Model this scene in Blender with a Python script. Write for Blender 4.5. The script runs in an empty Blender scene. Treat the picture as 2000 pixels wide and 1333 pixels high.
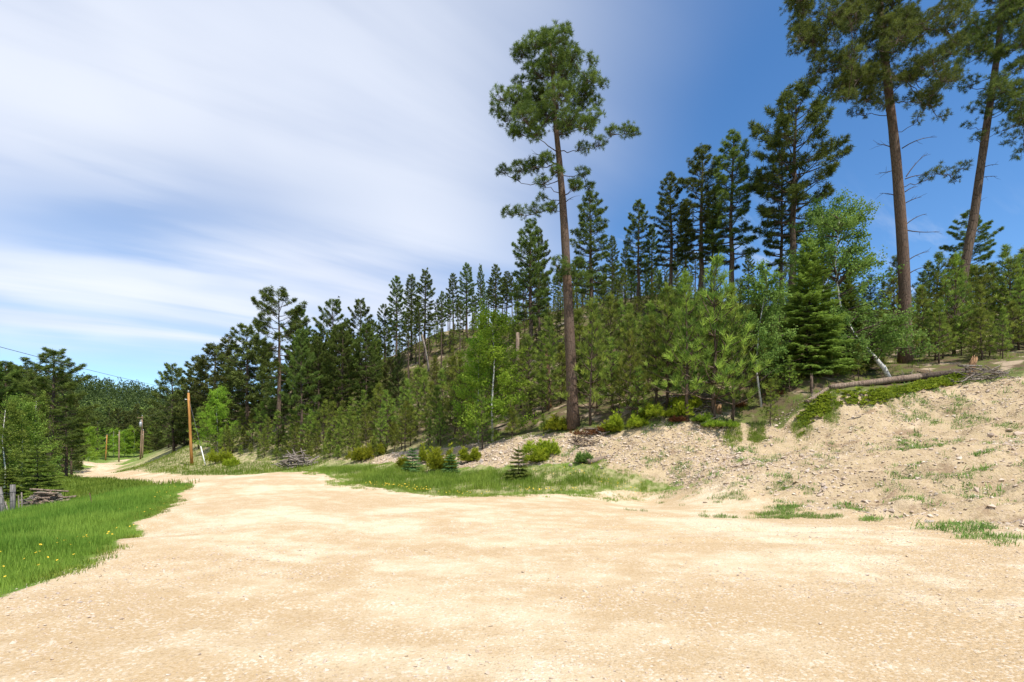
import bpy, math, random
import numpy as np
from mathutils import Vector, Matrix

R = math.radians
rng = np.random.default_rng(11)
random.seed(11)
scene = bpy.context.scene
COL = scene.collection

# ------------------------------------------------------------------ camera
EYE = 1.6            # camera height
FPX, CX, HY = 1000.0, 1000.0, 875.0   # focal length, centre column, horizon row of the 2000 px wide photo
cam_d = bpy.data.cameras.new('camera')
cam_d.sensor_width = 36.0
cam_d.lens = 18.0
cam_d.shift_y = (HY - 666.5) / 2000.0
cam_d.clip_start = 0.1
cam_d.clip_end = 4000
cam = bpy.data.objects.new('camera', cam_d)
COL.objects.link(cam)
cam.location = (0, 0, EYE)
cam.rotation_euler = (R(90), 0, 0)
scene.camera = cam

# ------------------------------------------------------------------ light
SUN_EL, SUN_AZ = 61.0, 138.0      # azimuth clockwise from +Y (view direction)
sun_d = bpy.data.lights.new('sun', 'SUN')
sun_d.energy = 4.6
sun_d.angle = R(0.53)
sun_d.color = (1.0, 0.955, 0.88)
sun = bpy.data.objects.new('sun', sun_d)
COL.objects.link(sun)
to_sun = Vector((math.sin(R(SUN_AZ)) * math.cos(R(SUN_EL)), math.cos(R(SUN_AZ)) * math.cos(R(SUN_EL)), math.sin(R(SUN_EL))))
sun.rotation_euler = to_sun.to_track_quat('Z', 'Y').to_euler()
sun.location = (30, 0, 60)

scene.view_settings.view_transform = 'Standard'
scene.view_settings.look = 'None'
scene.view_settings.exposure = 0.55
scene.view_settings.gamma = 1.0
scene.view_settings.use_curve_mapping = False
scene.cycles.max_bounces = 5
scene.cycles.diffuse_bounces = 3
scene.cycles.glossy_bounces = 1
scene.cycles.transmission_bounces = 3
scene.cycles.use_denoising = True


class NT:
    """small helper for node trees"""
    def __init__(self, tree):
        self.t = tree
        tree.nodes.clear()

    def n(self, kind, **kw):
        nd = self.t.nodes.new(kind)
        for k, v in kw.items():
            setattr(nd, k, v)
        return nd

    def l(self, a, b):
        self.t.links.new(a, b)

    def val(self, sock, v):
        if isinstance(v, bpy.types.NodeSocket):
            self.l(v, sock)
        else:
            sock.default_value = v

    def math(self, op, a, b=None, c=None, clamp=False):
        nd = self.n('ShaderNodeMath', operation=op, use_clamp=clamp)
        self.val(nd.inputs[0], a)
        if b is not None:
            self.val(nd.inputs[1], b)
        if c is not None:
            self.val(nd.inputs[2], c)
        return nd.outputs[0]

    def ramp(self, v, a, b, lo=0.0, hi=1.0, smooth=True):
        nd = self.n('ShaderNodeMapRange', interpolation_type='SMOOTHSTEP' if smooth else 'LINEAR')
        self.val(nd.inputs['Value'], v)
        nd.inputs['From Min'].default_value = a
        nd.inputs['From Max'].default_value = b
        nd.inputs['To Min'].default_value = lo
        nd.inputs['To Max'].default_value = hi
        return nd.outputs[0]

    def mix(self, f, a, b, blend='MIX'):
        nd = self.n('ShaderNodeMix', data_type='RGBA', blend_type=blend)
        self.val(nd.inputs[0], f)
        self.val(nd.inputs[6], a if isinstance(a, bpy.types.NodeSocket) else (*a, 1))
        self.val(nd.inputs[7], b if isinstance(b, bpy.types.NodeSocket) else (*b, 1))
        return nd.outputs[2]

    def noise(self, vec, scale, detail=4, rough=0.55, dist=0.0, out='Fac'):
        nd = self.n('ShaderNodeTexNoise')
        if vec is not None:
            self.l(vec, nd.inputs['Vector'])
        nd.inputs['Scale'].default_value = scale
        nd.inputs['Detail'].default_value = detail
        nd.inputs['Roughness'].default_value = rough
        nd.inputs['Distortion'].default_value = dist
        return nd.outputs[out]

    def mapping(self, vec, scale=(1, 1, 1), rot=(0, 0, 0), loc=(0, 0, 0)):
        nd = self.n('ShaderNodeMapping')
        self.l(vec, nd.inputs[0])
        nd.inputs['Scale'].default_value = scale
        nd.inputs['Rotation'].default_value = rot
        nd.inputs['Location'].default_value = loc
        return nd.outputs[0]


# ------------------------------------------------------------------ sky with high thin cloud
world = bpy.data.worlds.new('World')
scene.world = world
world.use_nodes = True
w = NT(world.node_tree)
sky = w.n('ShaderNodeTexSky', sky_type='NISHITA', sun_disc=False)
sky.sun_elevation = R(SUN_EL)
sky.sun_rotation = R(SUN_AZ)
sky.altitude = 1600
sky.air_density = 1.0
sky.dust_density = 0.35
sky.ozone_density = 2.0
tc = w.n('ShaderNodeTexCoord')
dirv = tc.outputs['Generated']
sep = w.n('ShaderNodeSeparateXYZ')
w.l(dirv, sep.inputs[0])
zc = w.math('MAXIMUM', w.math('ADD', sep.outputs[2], 0.06), 0.03)
px_ = w.math('DIVIDE', sep.outputs[0], zc)
py_ = w.math('DIVIDE', sep.outputs[1], zc)
comb = w.n('ShaderNodeCombineXYZ')
w.l(px_, comb.inputs[0]); w.l(py_, comb.inputs[1])
plane = comb.outputs[0]
rotp = w.mapping(plane, rot=(0, 0, R(-38)))
streak = w.noise(w.mapping(rotp, scale=(0.5, 2.0, 1), loc=(1.7, 0.4, 0)), 0.8, 5, 0.5, 0.5)
soft = w.noise(w.mapping(plane, loc=(3.1, 7.2, 0)), 0.6, 3, 0.5, 0.3)
fine = w.noise(w.mapping(rotp, scale=(0.6, 3.0, 1)), 2.4, 5, 0.6, 0.4)
edge = w.math('ADD', px_, w.math('MULTIPLY', w.math('SUBTRACT', soft, 0.5), 1.1))
cover = w.ramp(edge, 0.66, -0.45)
tex = w.ramp(w.math('ADD', w.math('MULTIPLY', streak, 0.65), w.math('MULTIPLY', soft, 0.35)), 0.30, 0.58)
left_cloud = w.math('MULTIPLY', cover, w.math('ADD', 0.42, w.math('MULTIPLY', tex, 0.58)))
wisp = w.math('MULTIPLY', w.ramp(fine, 0.50, 0.78), w.math('MULTIPLY', w.ramp(py_, 1.5, 2.6), 0.65))
lowfade = w.ramp(sep.outputs[2], 0.10, 0.19)        # the veil ends above the horizon
gx_ = w.math('DIVIDE', w.math('ADD', px_, 1.45), 0.75)
gy_ = w.math('DIVIDE', w.math('ADD', w.math('SUBTRACT', py_, 1.95), w.math('MULTIPLY', w.math('SUBTRACT', streak, 0.5), 0.9)), 0.30)
gap = w.math('EXPONENT', w.math('MULTIPLY', w.math('ADD', w.math('MULTIPLY', gx_, gx_), w.math('MULTIPLY', gy_, gy_)), -1.0))
left_cloud = w.math('MULTIPLY', left_cloud, w.math('SUBTRACT', 1.0, w.math('MULTIPLY', gap, 0.68)))
amount = w.math('MULTIPLY', w.math('MAXIMUM', left_cloud, wisp), lowfade, clamp=True)
skyblue = w.n('ShaderNodeHueSaturation')
skyblue.inputs['Saturation'].default_value = 1.22
skyblue.inputs['Value'].default_value = 1.36
w.l(sky.outputs[0], skyblue.inputs['Color'])
cloudcol = w.mix(w.ramp(soft, 0.35, 0.65), (5.4, 5.85, 6.9), (6.6, 6.9, 7.5))
col = w.mix(w.math('MULTIPLY', amount, 0.93), skyblue.outputs[0], cloudcol)
bg = w.n('ShaderNodeBackground')
bg.inputs['Strength'].default_value = 0.1
w.l(col, bg.inputs['Color'])
wo = w.n('ShaderNodeOutputWorld')
w.l(bg.outputs[0], wo.inputs['Surface'])


# ------------------------------------------------------------------ helpers: meshes and objects
def mesh_np(name, V, F, mat=None, tint=None, smooth=False):
    V = np.asarray(V, np.float32)
    me = bpy.data.meshes.new(name)
    if isinstance(F, np.ndarray):
        groups = [F]
    else:
        groups = [np.asarray(f) for f in F if len(f)]
    loops = np.concatenate([g.ravel() for g in groups]).astype(np.int32)
    sizes = np.concatenate([np.full(len(g), g.shape[1]) for g in groups]).astype(np.int32)
    starts = np.concatenate([[0], np.cumsum(sizes)[:-1]]).astype(np.int32)
    me.vertices.add(len(V)); me.vertices.foreach_set('co', V.ravel())
    me.loops.add(len(loops)); me.loops.foreach_set('vertex_index', loops)
    me.polygons.add(len(sizes)); me.polygons.foreach_set('loop_start', starts)
    me.polygons.foreach_set('loop_total', sizes)
    if smooth:
        me.polygons.foreach_set('use_smooth', np.ones(len(sizes), bool))
    if tint is not None:
        a = me.attributes.new('tint', 'FLOAT', 'FACE')
        a.data.foreach_set('value', np.asarray(tint, np.float32))
    me.update(calc_edges=True)
    me.validate()
    if mat is not None:
        me.materials.append(mat)
    return me


def link(name, me, parent=None, loc=None):
    o = bpy.data.objects.new(name, me)
    if name in ('limbs', 'stems'):
        o['kind'] = 'stuff'
    COL.objects.link(o)
    if parent is not None:
        o.parent = parent
    if loc is not None:
        o.location = loc
    return o


def tag(o, label=None, cat=None, group=None, kind=None):
    if label: o['label'] = label
    if cat: o['category'] = cat
    if group: o['group'] = group
    if kind: o['kind'] = kind
    return o


def thing(name, label, cat, loc, group=None, rz=0.0):
    e = bpy.data.objects.new(name, None)
    e.empty_display_size = 0.2
    COL.objects.link(e)
    e.location = loc
    e.rotation_euler = (0, 0, rz)
    return tag(e, label, cat, group)


class Wood:
    """collects tapered tubes"""
    def __init__(self):
        self.V, self.F, self.n = [], [], 0

    def tube(self, pts, rad, seg=6, cap=True, rough=0.0):
        pts = np.asarray(pts, float)
        rad = np.asarray(rad, float)
        m = len(pts)
        tan = np.gradient(pts, axis=0)
        tan /= np.linalg.norm(tan, axis=1)[:, None] + 1e-9
        ref = np.array([0, 0, 1.0]) if abs(tan[0, 2]) < 0.9 else np.array([1.0, 0, 0])
        ang = np.arange(seg) * 2 * np.pi / seg
        rings = []
        for i in range(m):
            u = np.cross(tan[i], ref); u /= np.linalg.norm(u) + 1e-9
            v = np.cross(tan[i], u)
            rr = rad[i] * (1 + (rng.uniform(-rough, rough, seg) if rough else 0))
            rings.append(pts[i] + (np.cos(ang) * rr)[:, None] * u + (np.sin(ang) * rr)[:, None] * v if not np.isscalar(rr)
                         else pts[i] + rr * (np.cos(ang)[:, None] * u + np.sin(ang)[:, None] * v))
        b = self.n
        self.V.append(np.concatenate(rings))
        idx = b + np.arange(m * seg).reshape(m, seg)
        q = np.stack([idx[:-1], np.roll(idx[:-1], -1, 1), np.roll(idx[1:], -1, 1), idx[1:]], -1).reshape(-1, 4)
        self.F.append(q)
        self.n += m * seg
        if cap and seg >= 4:
            c = np.array([pts[0], pts[-1]])
            self.V.append(c)
            c0, c1 = self.n, self.n + 1
            self.n += 2
            e = np.arange(seg)
            t0 = np.stack([np.full(seg, c0), idx[0][(e + 1) % seg], idx[0][e], np.full(seg, c0)], -1)
            t1 = np.stack([np.full(seg, c1), idx[-1][e], idx[-1][(e + 1) % seg], np.full(seg, c1)], -1)
            self.C = getattr(self, 'C', [])
            self.C += [t0[:, :3], t1[:, :3]]

    def mesh(self, name, mat, smooth=True):
        groups = [np.concatenate(self.F)]
        if getattr(self, 'C', None):
            groups.append(np.concatenate(self.C))
        return mesh_np(name, np.concatenate(self.V), groups, mat, None, smooth)


# ------------------------------------------------------------------ numpy value noise
def _hash(ix, iy, seed):
    h = (ix.astype(np.int64) * 374761393 + iy.astype(np.int64) * 668265263 + seed * 1274126177) & 0xffffffff
    h = ((h ^ (h >> 13)) * 1274126177) & 0xffffffff
    return ((h ^ (h >> 16)) & 0xffff) / 65535.0


def vnoise(x, y, seed=0):
    ix, iy = np.floor(x), np.floor(y)
    fx, fy = x - ix, y - iy
    fx = fx * fx * (3 - 2 * fx); fy = fy * fy * (3 - 2 * fy)
    a, b = _hash(ix, iy, seed), _hash(ix + 1, iy, seed)
    c, d = _hash(ix, iy + 1, seed), _hash(ix + 1, iy + 1, seed)
    return (a * (1 - fx) + b * fx) * (1 - fy) + (c * (1 - fx) + d * fx) * fy


def fbm(x, y, seed=0, oct=4, gain=0.5):
    s, a, t = 0, 1.0, 0
    for k in range(oct):
        s = s + a * vnoise(x * 2 ** k + 17.3 * k, y * 2 ** k - 9.1 * k, seed + k)
        t += a
        a *= gain
    return s / t


# ------------------------------------------------------------------ terrain
def P(px, py, D):
    return ((px - CX) / FPX * D, D, EYE + (HY - py) / FPX * D)


def far(px, D, py=0):
    """the bank on the right recedes: stretch distances there"""
    s_ = np.interp(px, [1200, 1500, 1800], [1.0, 1.15, 1.28])
    return D * (1 + (s_ - 1) * np.clip((48 - D) / 20, 0, 1) * np.clip((965 - py) / 130, 0, 1))


def PB(px, py, D):
    return P(px, py, far(px, D, py))


pts = [PB(*c) for c in [
    # bank and toe on the right
    (1300, 960, 18.8), (1280, 925, 19.6), (1300, 829, 21.2), (1480, 832, 19.6), (1500, 962, 15.6), (1500, 900, 17.2),
    (1700, 776, 17.6), (1700, 1002, 12.6), (1700, 900, 15), (1900, 748, 17.1), (1900, 900, 13.1), (2000, 737, 16.6), (2000, 905, 12.4),
    (2000, 1052, 9.0), (1850, 1040, 9.7), (1800, 820, 16), (1400, 850, 19.8), (1400, 930, 17.4), (1620, 800, 17.8),
    (1100, 905, 21.6), (1000, 918, 22.0), (900, 918, 24.5), (700, 912, 31), (600, 905, 42),
    (600, 922, 34), (700, 950, 21.3), (850, 970, 16.8), (1000, 968, 17.2), (1200, 959, 19.0),
    (1190, 850, 23.2), (1120, 834, 25), (1050, 850, 25.8), (950, 868, 27.5), (870, 876, 30), (780, 884, 34), (680, 893, 39),
    # forest slope
    (1590, 774, 18.6), (1870, 738, 18.1), (1765, 716, 21), (1350, 800, 21.8), (1160, 780, 29), (1060, 657, 44),
    (1050, 622, 52), (1300, 640, 38), (1300, 575, 48), (850, 655, 66), (900, 790, 42), (1000, 740, 40), (1180, 690, 36),
    (760, 860, 42), (600, 885, 48), (450, 888, 58), (340, 890, 85), (700, 715, 76), (550, 770, 78), (450, 805, 90), (350, 862, 112),
    (1500, 610, 42), (1500, 700, 27), (1765, 610, 36), (1950, 640, 32), (1900, 690, 22), (1950, 705, 19),
    # the road running down and away to the left
    (450, 930, 30), (340, 935, 39), (240, 938, 52), (185, 929, 72), (158, 930, 74), (215, 915, 92), (250, 904, 120), (280, 899, 145),
    (300, 893, 180), (175, 934, 63), (214, 910, 98), (232, 908, 108), (200, 930, 58), (150, 925, 85), (375, 908, 55), (277, 897, 95), (232, 911, 115), (207, 903, 145), (440, 912, 50), (330, 918, 55), (290, 912, 75),
    # left meadow
    (380, 946, 22.6), (300, 950, 25), (250, 951, 28), (60, 1008, 21), (0, 1013, 20), (100, 1000, 20), (95, 988, 24), (70, 975, 28),
    (150, 962, 32), (200, 1010, 14), (100, 1075, 9), (0, 1090, 8),
    (90, 935, 45), (0, 920, 55), (150, 905, 110), (120, 890, 90), (200, 892, 165),
    # far wooded hill
    (130, 770, 330), (200, 778, 350), (310, 796, 430), (0, 755, 300), (200, 845, 250), (60, 830, 220), (300, 860, 260), (330, 880, 210),
]]
pts += [(-5.4, 5.4, 0), (-5.6, 6.6, 0), (-6.7, 8.6, 0), (-8.6, 12.3, 0), (-12.4, 20, 0), (0, 3, 0), (-3, 6, 0), (4, 5, 0), (0, 10, 0), (5, 10, 0),
        (-5, 15, 0), (2, 14, 0), (-9, 22, 0), (8, 6, 0), (0, -12, 0), (-8, -10, -0.3), (9, -10, 0.2), (-10, 4, -0.5), (-16, 6, -1.2), (-25, 12, -1.6),
        (18, 3, 0.9), (20, 9, 1.9), (30, 18, 5.0), (30, -5, 2.5), (-30, -10, -2), (0, -60, 0), (-60, -40, -3), (60, -40, 7),
        (29, 31, 8.2), (42, 34, 11), (60, 20, 11), (45, 60, 17), (20, 80, 17), (-20, 110, 16), (60, 110, 20), (20, 150, 16), (120, 60, 20),
        (-60, 160, 12), (-80, 230, 14), (0, 300, 25), (200, 200, 25), (-40, 30, -1.6), (-60, 40, 0), (-90, 60, 6), (-140, 80, 16),
        (-200, 150, 25), (-130, 110, 4), (-420, 330, 52), (-260, 520, 38), (-600, 600, 60), (0, 700, 40), (500, 500, 45), (-700, 200, 60),
        (-400, -200, 10), (500, -200, 20), (0, -500, 0), (600, 1300, 60), (-900, 1300, 60)]
CP = np.array(pts, float)
_k = lambda d2: np.sqrt(d2 + 3.5)
_d2 = ((CP[:, None, :2] - CP[None, :, :2]) ** 2).sum(-1)
A = np.zeros((len(CP) + 3, len(CP) + 3))
A[:-3, :-3] = -_k(_d2) + np.eye(len(CP)) * 0.02
A[:-3, -3] = A[-3, :-3] = 1
A[:-3, -2:] = CP[:, :2]; A[-2:, :-3] = CP[:, :2].T
W = np.linalg.solve(A, np.concatenate([CP[:, 2], [0, 0, 0]]))


def base_h(x, y):
    x = np.asarray(x, float); y = np.asarray(y, float)
    out = np.full(x.shape, W[-3]) + W[-2] * x + W[-1] * y
    for i in range(len(CP)):
        out = out - W[i] * _k((x - CP[i, 0]) ** 2 + (y - CP[i, 1]) ** 2)
    return out


def seg_dist(x, y, poly, closed=True):
    d = np.full(x.shape, 1e9)
    n = len(poly)
    for i in range(n if closed else n - 1):
        ax, ay = poly[i]; bx, by = poly[(i + 1) % n]
        vx, vy = bx - ax, by - ay
        t = np.clip(((x - ax) * vx + (y - ay) * vy) / (vx * vx + vy * vy + 1e-9), 0, 1)
        d = np.minimum(d, np.hypot(x - ax - t * vx, y - ay - t * vy))
    return d


def inside(x, y, poly):
    r = np.zeros(x.shape, bool)
    n = len(poly)
    for i in range(n):
        ax, ay = poly[i]; bx, by = poly[(i + 1) % n]
        c = (ay > y) != (by > y)
        with np.errstate(divide='ignore', invalid='ignore'):
            xi = (bx - ax) * (y - ay) / (by - ay + 1e-12) + ax
        r ^= c & (x < xi)
    return r


def sdist(x, y, poly):
    d = seg_dist(x, y, poly)
    return np.where(inside(x, y, poly), d, -d)


LEFT_EDGE = [(-5.0, -40), (-5.2, 3), (-5.39, 5.39), (-5.7, 6.6), (-6.66, 8.65), (-8.6, 12.3), (-12.0, 19.2), (-13.6, 21.8), (-15.2, 23.4)]
GRAVEL = LEFT_EDGE + [(-19, 27), (-26, 36), (-22, 39.5), (-13.8, 34.5), (-10.4, 28), (-6.4, 21.6), (-2.5, 17), (0, 17.3), (3.9, 19.0), (5.6, 18.7),
                      (7.3, 15.9), (8.6, 12.8), (9.0, 10), (9.8, 6), (12, -40)]
ROADLINE = [(-17, 30.5), (-26, 40), (-39, 52), (-51, 63), (-59, 72), (-67, 84), (-77, 98), (-90, 120), (-104, 145), (-126, 180)]
STRIP = [(-15, 37.5), (-13.6, 34), (-10, 27.5), (-6.4, 21.3), (-2.5, 16.9), (0, 17.1), (3.9, 18.9), (6.6, 18.2), (5.9, 19.4), (3.2, 21), (0, 22.2), (-2.6, 24.6), (-8.6, 30.6)]
FOREST_EDGE = [PB(*c)[:2] for c in [(600, 895, 45), (680, 892, 39), (780, 882, 34), (870, 874, 30.4), (950, 866, 28), (1040, 851, 26), (1120, 838, 24.7), (1190, 846, 23.3),
                                   (1250, 832, 22), (1330, 825, 21), (1450, 830, 19.9), (1550, 806, 18.7), (1700, 780, 17.8), (1850, 748, 17.4), (2000, 737, 16.8)]]
RUBBLE = [(-12, 37.5), (-8.6, 30.6), (-2.6, 24.6), (0, 22.2), (3.2, 21), (5.6, 19.9), (5.6, 18.7), (7.3, 15.9), (8.6, 12.8), (9.0, 10), (9.8, 6), (12, -40),
          (60, -40), (44, 18)] + FOREST_EDGE[::-1]
HILL = FOREST_EDGE + [(44, 18), (400, 0), (400, 900), (-300, 900), (-170, 260), (-110, 170), (-84, 120), (-58, 86), (-37, 62), (-27, 50)]


def masks(x, y):
    jig = (fbm(x * 0.9, y * 0.9, 5, 4) - 0.5)
    m = {}
    road = np.maximum(sdist(x, y, GRAVEL), 2.3 - seg_dist(x, y, ROADLINE, False))
    far_j = (fbm(x * 0.35, y * 0.35, 8, 3) - 0.5)
    m['road'] = road + jig * 0.9 + far_j * 0.5
    m['strip'] = sdist(x, y, STRIP) + jig * 1.5
    m['rubble'] = sdist(x, y, RUBBLE) + jig * 1.5
    m['forest'] = sdist(x, y, HILL) + jig * 1.5
    return m


def sm(v, a, b):
    t = np.clip((v - a) / (b - a), 0, 1)
    return t * t * (3 - 2 * t)


def relief(x, y, m):
    """small relief added to the smooth terrain"""
    dist = np.hypot(x, y)
    rub = sm(m['rubble'], -0.6, 0.8)
    roadw = sm(m['road'], -0.3, 0.8)
    forest = sm(m['forest'], -0.5, 2.0)
    z = rub * ((fbm(x * 1.3, y * 1.3, 21, 5, 0.65) - 0.5) * 0.62 + (fbm(x * 0.30, y * 2.2, 31, 4) - 0.5) * 0.42)
    z = z + roadw * ((fbm(x * 0.45, y * 1.5, 41, 3) - 0.5) * 0.05 + (fbm(x * 5, y * 5, 43, 3) - 0.5) * 0.014)
    z = z + forest * (fbm(x * 0.4, y * 0.4, 51, 4) - 0.5) * 0.7
    grass = np.clip(1 - rub - roadw - forest, 0, 1)
    z = z + grass * (fbm(x * 0.8, y * 0.8, 61, 3) - 0.5) * 0.22
    # wheel ruts curving across the yard towards the bank
    for off, amp in ((0.0, 0.03), (1.7, 0.03), (3.9, 0.022), (5.4, 0.022)):
        yy = 8.4 + off + 0.030 * (x - 1) ** 2 * 0.25 + 0.25 * np.sin(x * 0.5 + off)
        z = z - roadw * amp * np.exp(-((y - yy) / 0.16) ** 2) * sm(x, -2, 2)
        z = z + roadw * amp * 0.7 * np.exp(-((y - yy - 0.3) / 0.14) ** 2) * sm(x, -2, 2)
    for off in (0.0, 1.3, 2.9):
        yy = 12.0 + off + (16 - x) * 0.32
        z = z - rub * 0.10 * np.exp(-((y - yy) / 0.25) ** 2) * sm(x, 7, 11)
        z = z + rub * 0.10 * np.exp(-((y - yy - 0.5) / 0.3) ** 2) * sm(x, 7, 11)
    return z


def graded(lo, hi, a, b, step, ratio):
    core = list(np.arange(a, b + 1e-6, step))
    s, v = step, core[-1]
    right = []
    while v < hi:
        s *= ratio; v += s; right.append(v)
    s, v = step, core[0]
    left = []
    while v > lo:
        s *= ratio; v -= s; left.append(v)
    return np.array(left[::-1] + core + right)


gx = graded(-1100, 1100, -15, 18, 0.12, 1.07)
gy = graded(-300, 1500, 2.5, 25, 0.11, 1.045)
GX, GY = np.meshgrid(gx, gy)
MM = masks(GX, GY)
GZ = base_h(GX, GY) + relief(GX, GY, MM)


def hz(x, y):
    x = np.asarray(x, float); y = np.asarray(y, float)
    i = np.clip(np.searchsorted(gx, x) - 1, 0, len(gx) - 2)
    j = np.clip(np.searchsorted(gy, y) - 1, 0, len(gy) - 2)
    tx = (x - gx[i]) / (gx[i + 1] - gx[i]); ty = (y - gy[j]) / (gy[j + 1] - gy[j])
    return (GZ[j, i] * (1 - tx) + GZ[j, i + 1] * tx) * (1 - ty) + (GZ[j + 1, i] * (1 - tx) + GZ[j + 1, i + 1] * tx) * ty


_D = np.concatenate([np.arange(2.5, 40, 0.05), np.arange(40, 500, 0.4)])


def ground(px, py, near=2.5):
    """point of the terrain that the photo shows at this pixel"""
    z = EYE + (HY - py) / FPX * _D
    below = (z <= hz((px - CX) / FPX * _D, _D)) & (_D > near)
    k = int(np.argmax(below)) if below.any() else len(_D) - 1
    D = _D[k]
    x = (px - CX) / FPX * D
    return Vector((x, D, float(hz(x, D))))


# ------------------------------------------------------------------ materials
def new_mat(name):
    m = bpy.data.materials.new(name)
    m.use_nodes = True
    return m, NT(m.node_tree)


def finish(t, shader, disp=None):
    o = t.n('ShaderNodeOutputMaterial')
    t.l(shader, o.inputs['Surface'])


def principled(t, col, rough=0.8, spec=0.25, normal=None):
    b = t.n('ShaderNodeBsdfPrincipled')
    t.val(b.inputs['Base Color'], col if isinstance(col, bpy.types.NodeSocket) else (*col, 1))
    t.val(b.inputs['Roughness'], rough)
    b.inputs['Specular IOR Level'].default_value = spec
    if normal is not None:
        t.l(normal, b.inputs['Normal'])
    return b.outputs[0]


def bump(t, h, strength, dist):
    b = t.n('ShaderNodeBump')
    b.inputs['Strength'].default_value = strength
    b.inputs['Distance'].default_value = dist
    t.l(h, b.inputs['Height'])
    return b.outputs[0]


def foliage_mat(name, dark, light, trans=0.3, transcol=None, rough=0.5, vary=0.25, hue=(0.494, 0.526)):
    m, t = new_mat(name)
    at = t.n('ShaderNodeAttribute', attribute_name='tint')
    oi = t.n('ShaderNodeObjectInfo')
    c = t.mix(at.outputs['Fac'], dark, light)
    hs = t.n('ShaderNodeHueSaturation')
    t.l(c, hs.inputs['Color'])
    t.l(t.ramp(oi.outputs['Random'], 0, 1, hue[0], hue[1], False), hs.inputs['Hue'])
    t.l(t.ramp(oi.outputs['Random'], 0, 1, 1 - vary, 1 + vary, False), hs.inputs['Value'])
    b = principled(t, hs.outputs[0], 0.6, 0.12)
    tr = t.n('ShaderNodeBsdfTranslucent')
    if transcol:
        t.l(t.mix(0.5, hs.outputs[0], transcol), tr.inputs['Color'])
    else:
        t.l(hs.outputs[0], tr.inputs['Color'])
    mx = t.n('ShaderNodeMixShader')
    mx.inputs[0].default_value = trans
    t.l(b, mx.inputs[1]); t.l(tr.outputs[0], mx.inputs[2])
    finish(t, mx.outputs[0])
    return m


def bark_mat(name, a, b, scale=6.0, stretch=0.25, crack=0.6):
    m, t = new_mat(name)
    tcn = t.n('ShaderNodeTexCoord')
    v = t.mapping(tcn.outputs['Object'], scale=(1, 1, stretch))
    vor = t.n('ShaderNodeTexVoronoi', feature='DISTANCE_TO_EDGE')
    t.l(v, vor.inputs['Vector'])
    vor.inputs['Scale'].default_value = scale
    n1 = t.noise(v, scale * 2.2, 5, 0.65)
    n2 = t.noise(tcn.outputs['Object'], 0.9, 3, 0.5)
    plate = t.ramp(vor.outputs['Distance'], 0.0, 0.10)
    c = t.mix(t.ramp(n2, 0.35, 0.65), a, b)
    c = t.mix(t.math('MULTIPLY', n1, 0.55), c, (0.16, 0.12, 0.09))
    c = t.mix(t.math('MULTIPLY', t.math('SUBTRACT', 1.0, plate), crack), c, (0.02, 0.014, 0.01))
    h = t.math('ADD', t.math('MULTIPLY', plate, 0.7), t.math('MULTIPLY', n1, 0.4))
    finish(t, principled(t, c, 0.9, 0.15, bump(t, h, 0.8, 0.03)))
    return m


M = {}
M['needle'] = foliage_mat('pine_needles', (0.044, 0.068, 0.015), (0.22, 0.265, 0.052), 0.36)
M['needle_far'] = foliage_mat('pine_needles_dull', (0.050, 0.062, 0.016), (0.20, 0.225, 0.052), 0.32)
M['needle_hill'] = foliage_mat('distant_pine_needles', (0.028, 0.040, 0.013), (0.115, 0.135, 0.036), 0.25)
M['young'] = foliage_mat('young_pine_needles', (0.062, 0.105, 0.018), (0.36, 0.44, 0.072), 0.40, hue=(0.470, 0.518), vary=0.32)
M['spruce'] = foliage_mat('spruce_needles', (0.060, 0.100, 0.020), (0.27, 0.33, 0.055), 0.36)
M['spruce_blue'] = foliage_mat('blue_green_spruce_needles', (0.050, 0.10, 0.035), (0.22, 0.32, 0.095), 0.3)
M['aspen'] = foliage_mat('aspen_leaves', (0.17, 0.27, 0.024), (0.42, 0.53, 0.06), 0.5)
M['aspen_olive'] = foliage_mat('olive_aspen_leaves', (0.10, 0.15, 0.022), (0.30, 0.36, 0.06), 0.42)
M['birch'] = foliage_mat('birch_leaves', (0.09, 0.155, 0.03), (0.27, 0.36, 0.075), 0.45)
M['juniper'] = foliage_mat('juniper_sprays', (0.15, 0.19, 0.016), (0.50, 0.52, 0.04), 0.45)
M['grass'] = foliage_mat('grass_blades', (0.085, 0.175, 0.016), (0.33, 0.41, 0.065), 0.45)
M['grass_dry'] = foliage_mat('dry_grass_blades', (0.10, 0.14, 0.03), (0.36, 0.33, 0.13), 0.35)
M['weed'] = foliage_mat('weed_leaves', (0.085, 0.145, 0.03), (0.27, 0.35, 0.08), 0.35)
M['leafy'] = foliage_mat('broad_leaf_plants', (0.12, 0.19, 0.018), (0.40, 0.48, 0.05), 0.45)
M['red_needles'] = foliage_mat('dead_red_needles', (0.10, 0.035, 0.015), (0.26, 0.11, 0.05), 0.1)
M['bark'] = bark_mat('pine_bark', (0.15, 0.09, 0.062), (0.115, 0.078, 0.06), 15.0, 0.22, 0.45)
M['bark_dark'] = bark_mat('dark_pine_bark', (0.095, 0.065, 0.048), (0.125, 0.085, 0.06), 6.0, 0.3)
M['limb'] = bark_mat('limb_bark', (0.062, 0.046, 0.036), (0.085, 0.063, 0.050), 12, 0.4, 0.3)
M['deadwood'] = bark_mat('grey_dead_wood', (0.34, 0.30, 0.26), (0.24, 0.20, 0.17), 14, 0.15, 0.5)
M['logwood'] = bark_mat('weathered_log', (0.30, 0.225, 0.165), (0.22, 0.155, 0.115), 9, 0.15, 0.5)
M['rotten'] = bark_mat('rotten_orange_wood', (0.38, 0.22, 0.10), (0.26, 0.13, 0.06), 8, 0.2, 0.5)
M['pole'] = bark_mat('treated_pole_wood', (0.62, 0.29, 0.065), (0.56, 0.25, 0.055), 16, 0.03, 0.12)
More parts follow.
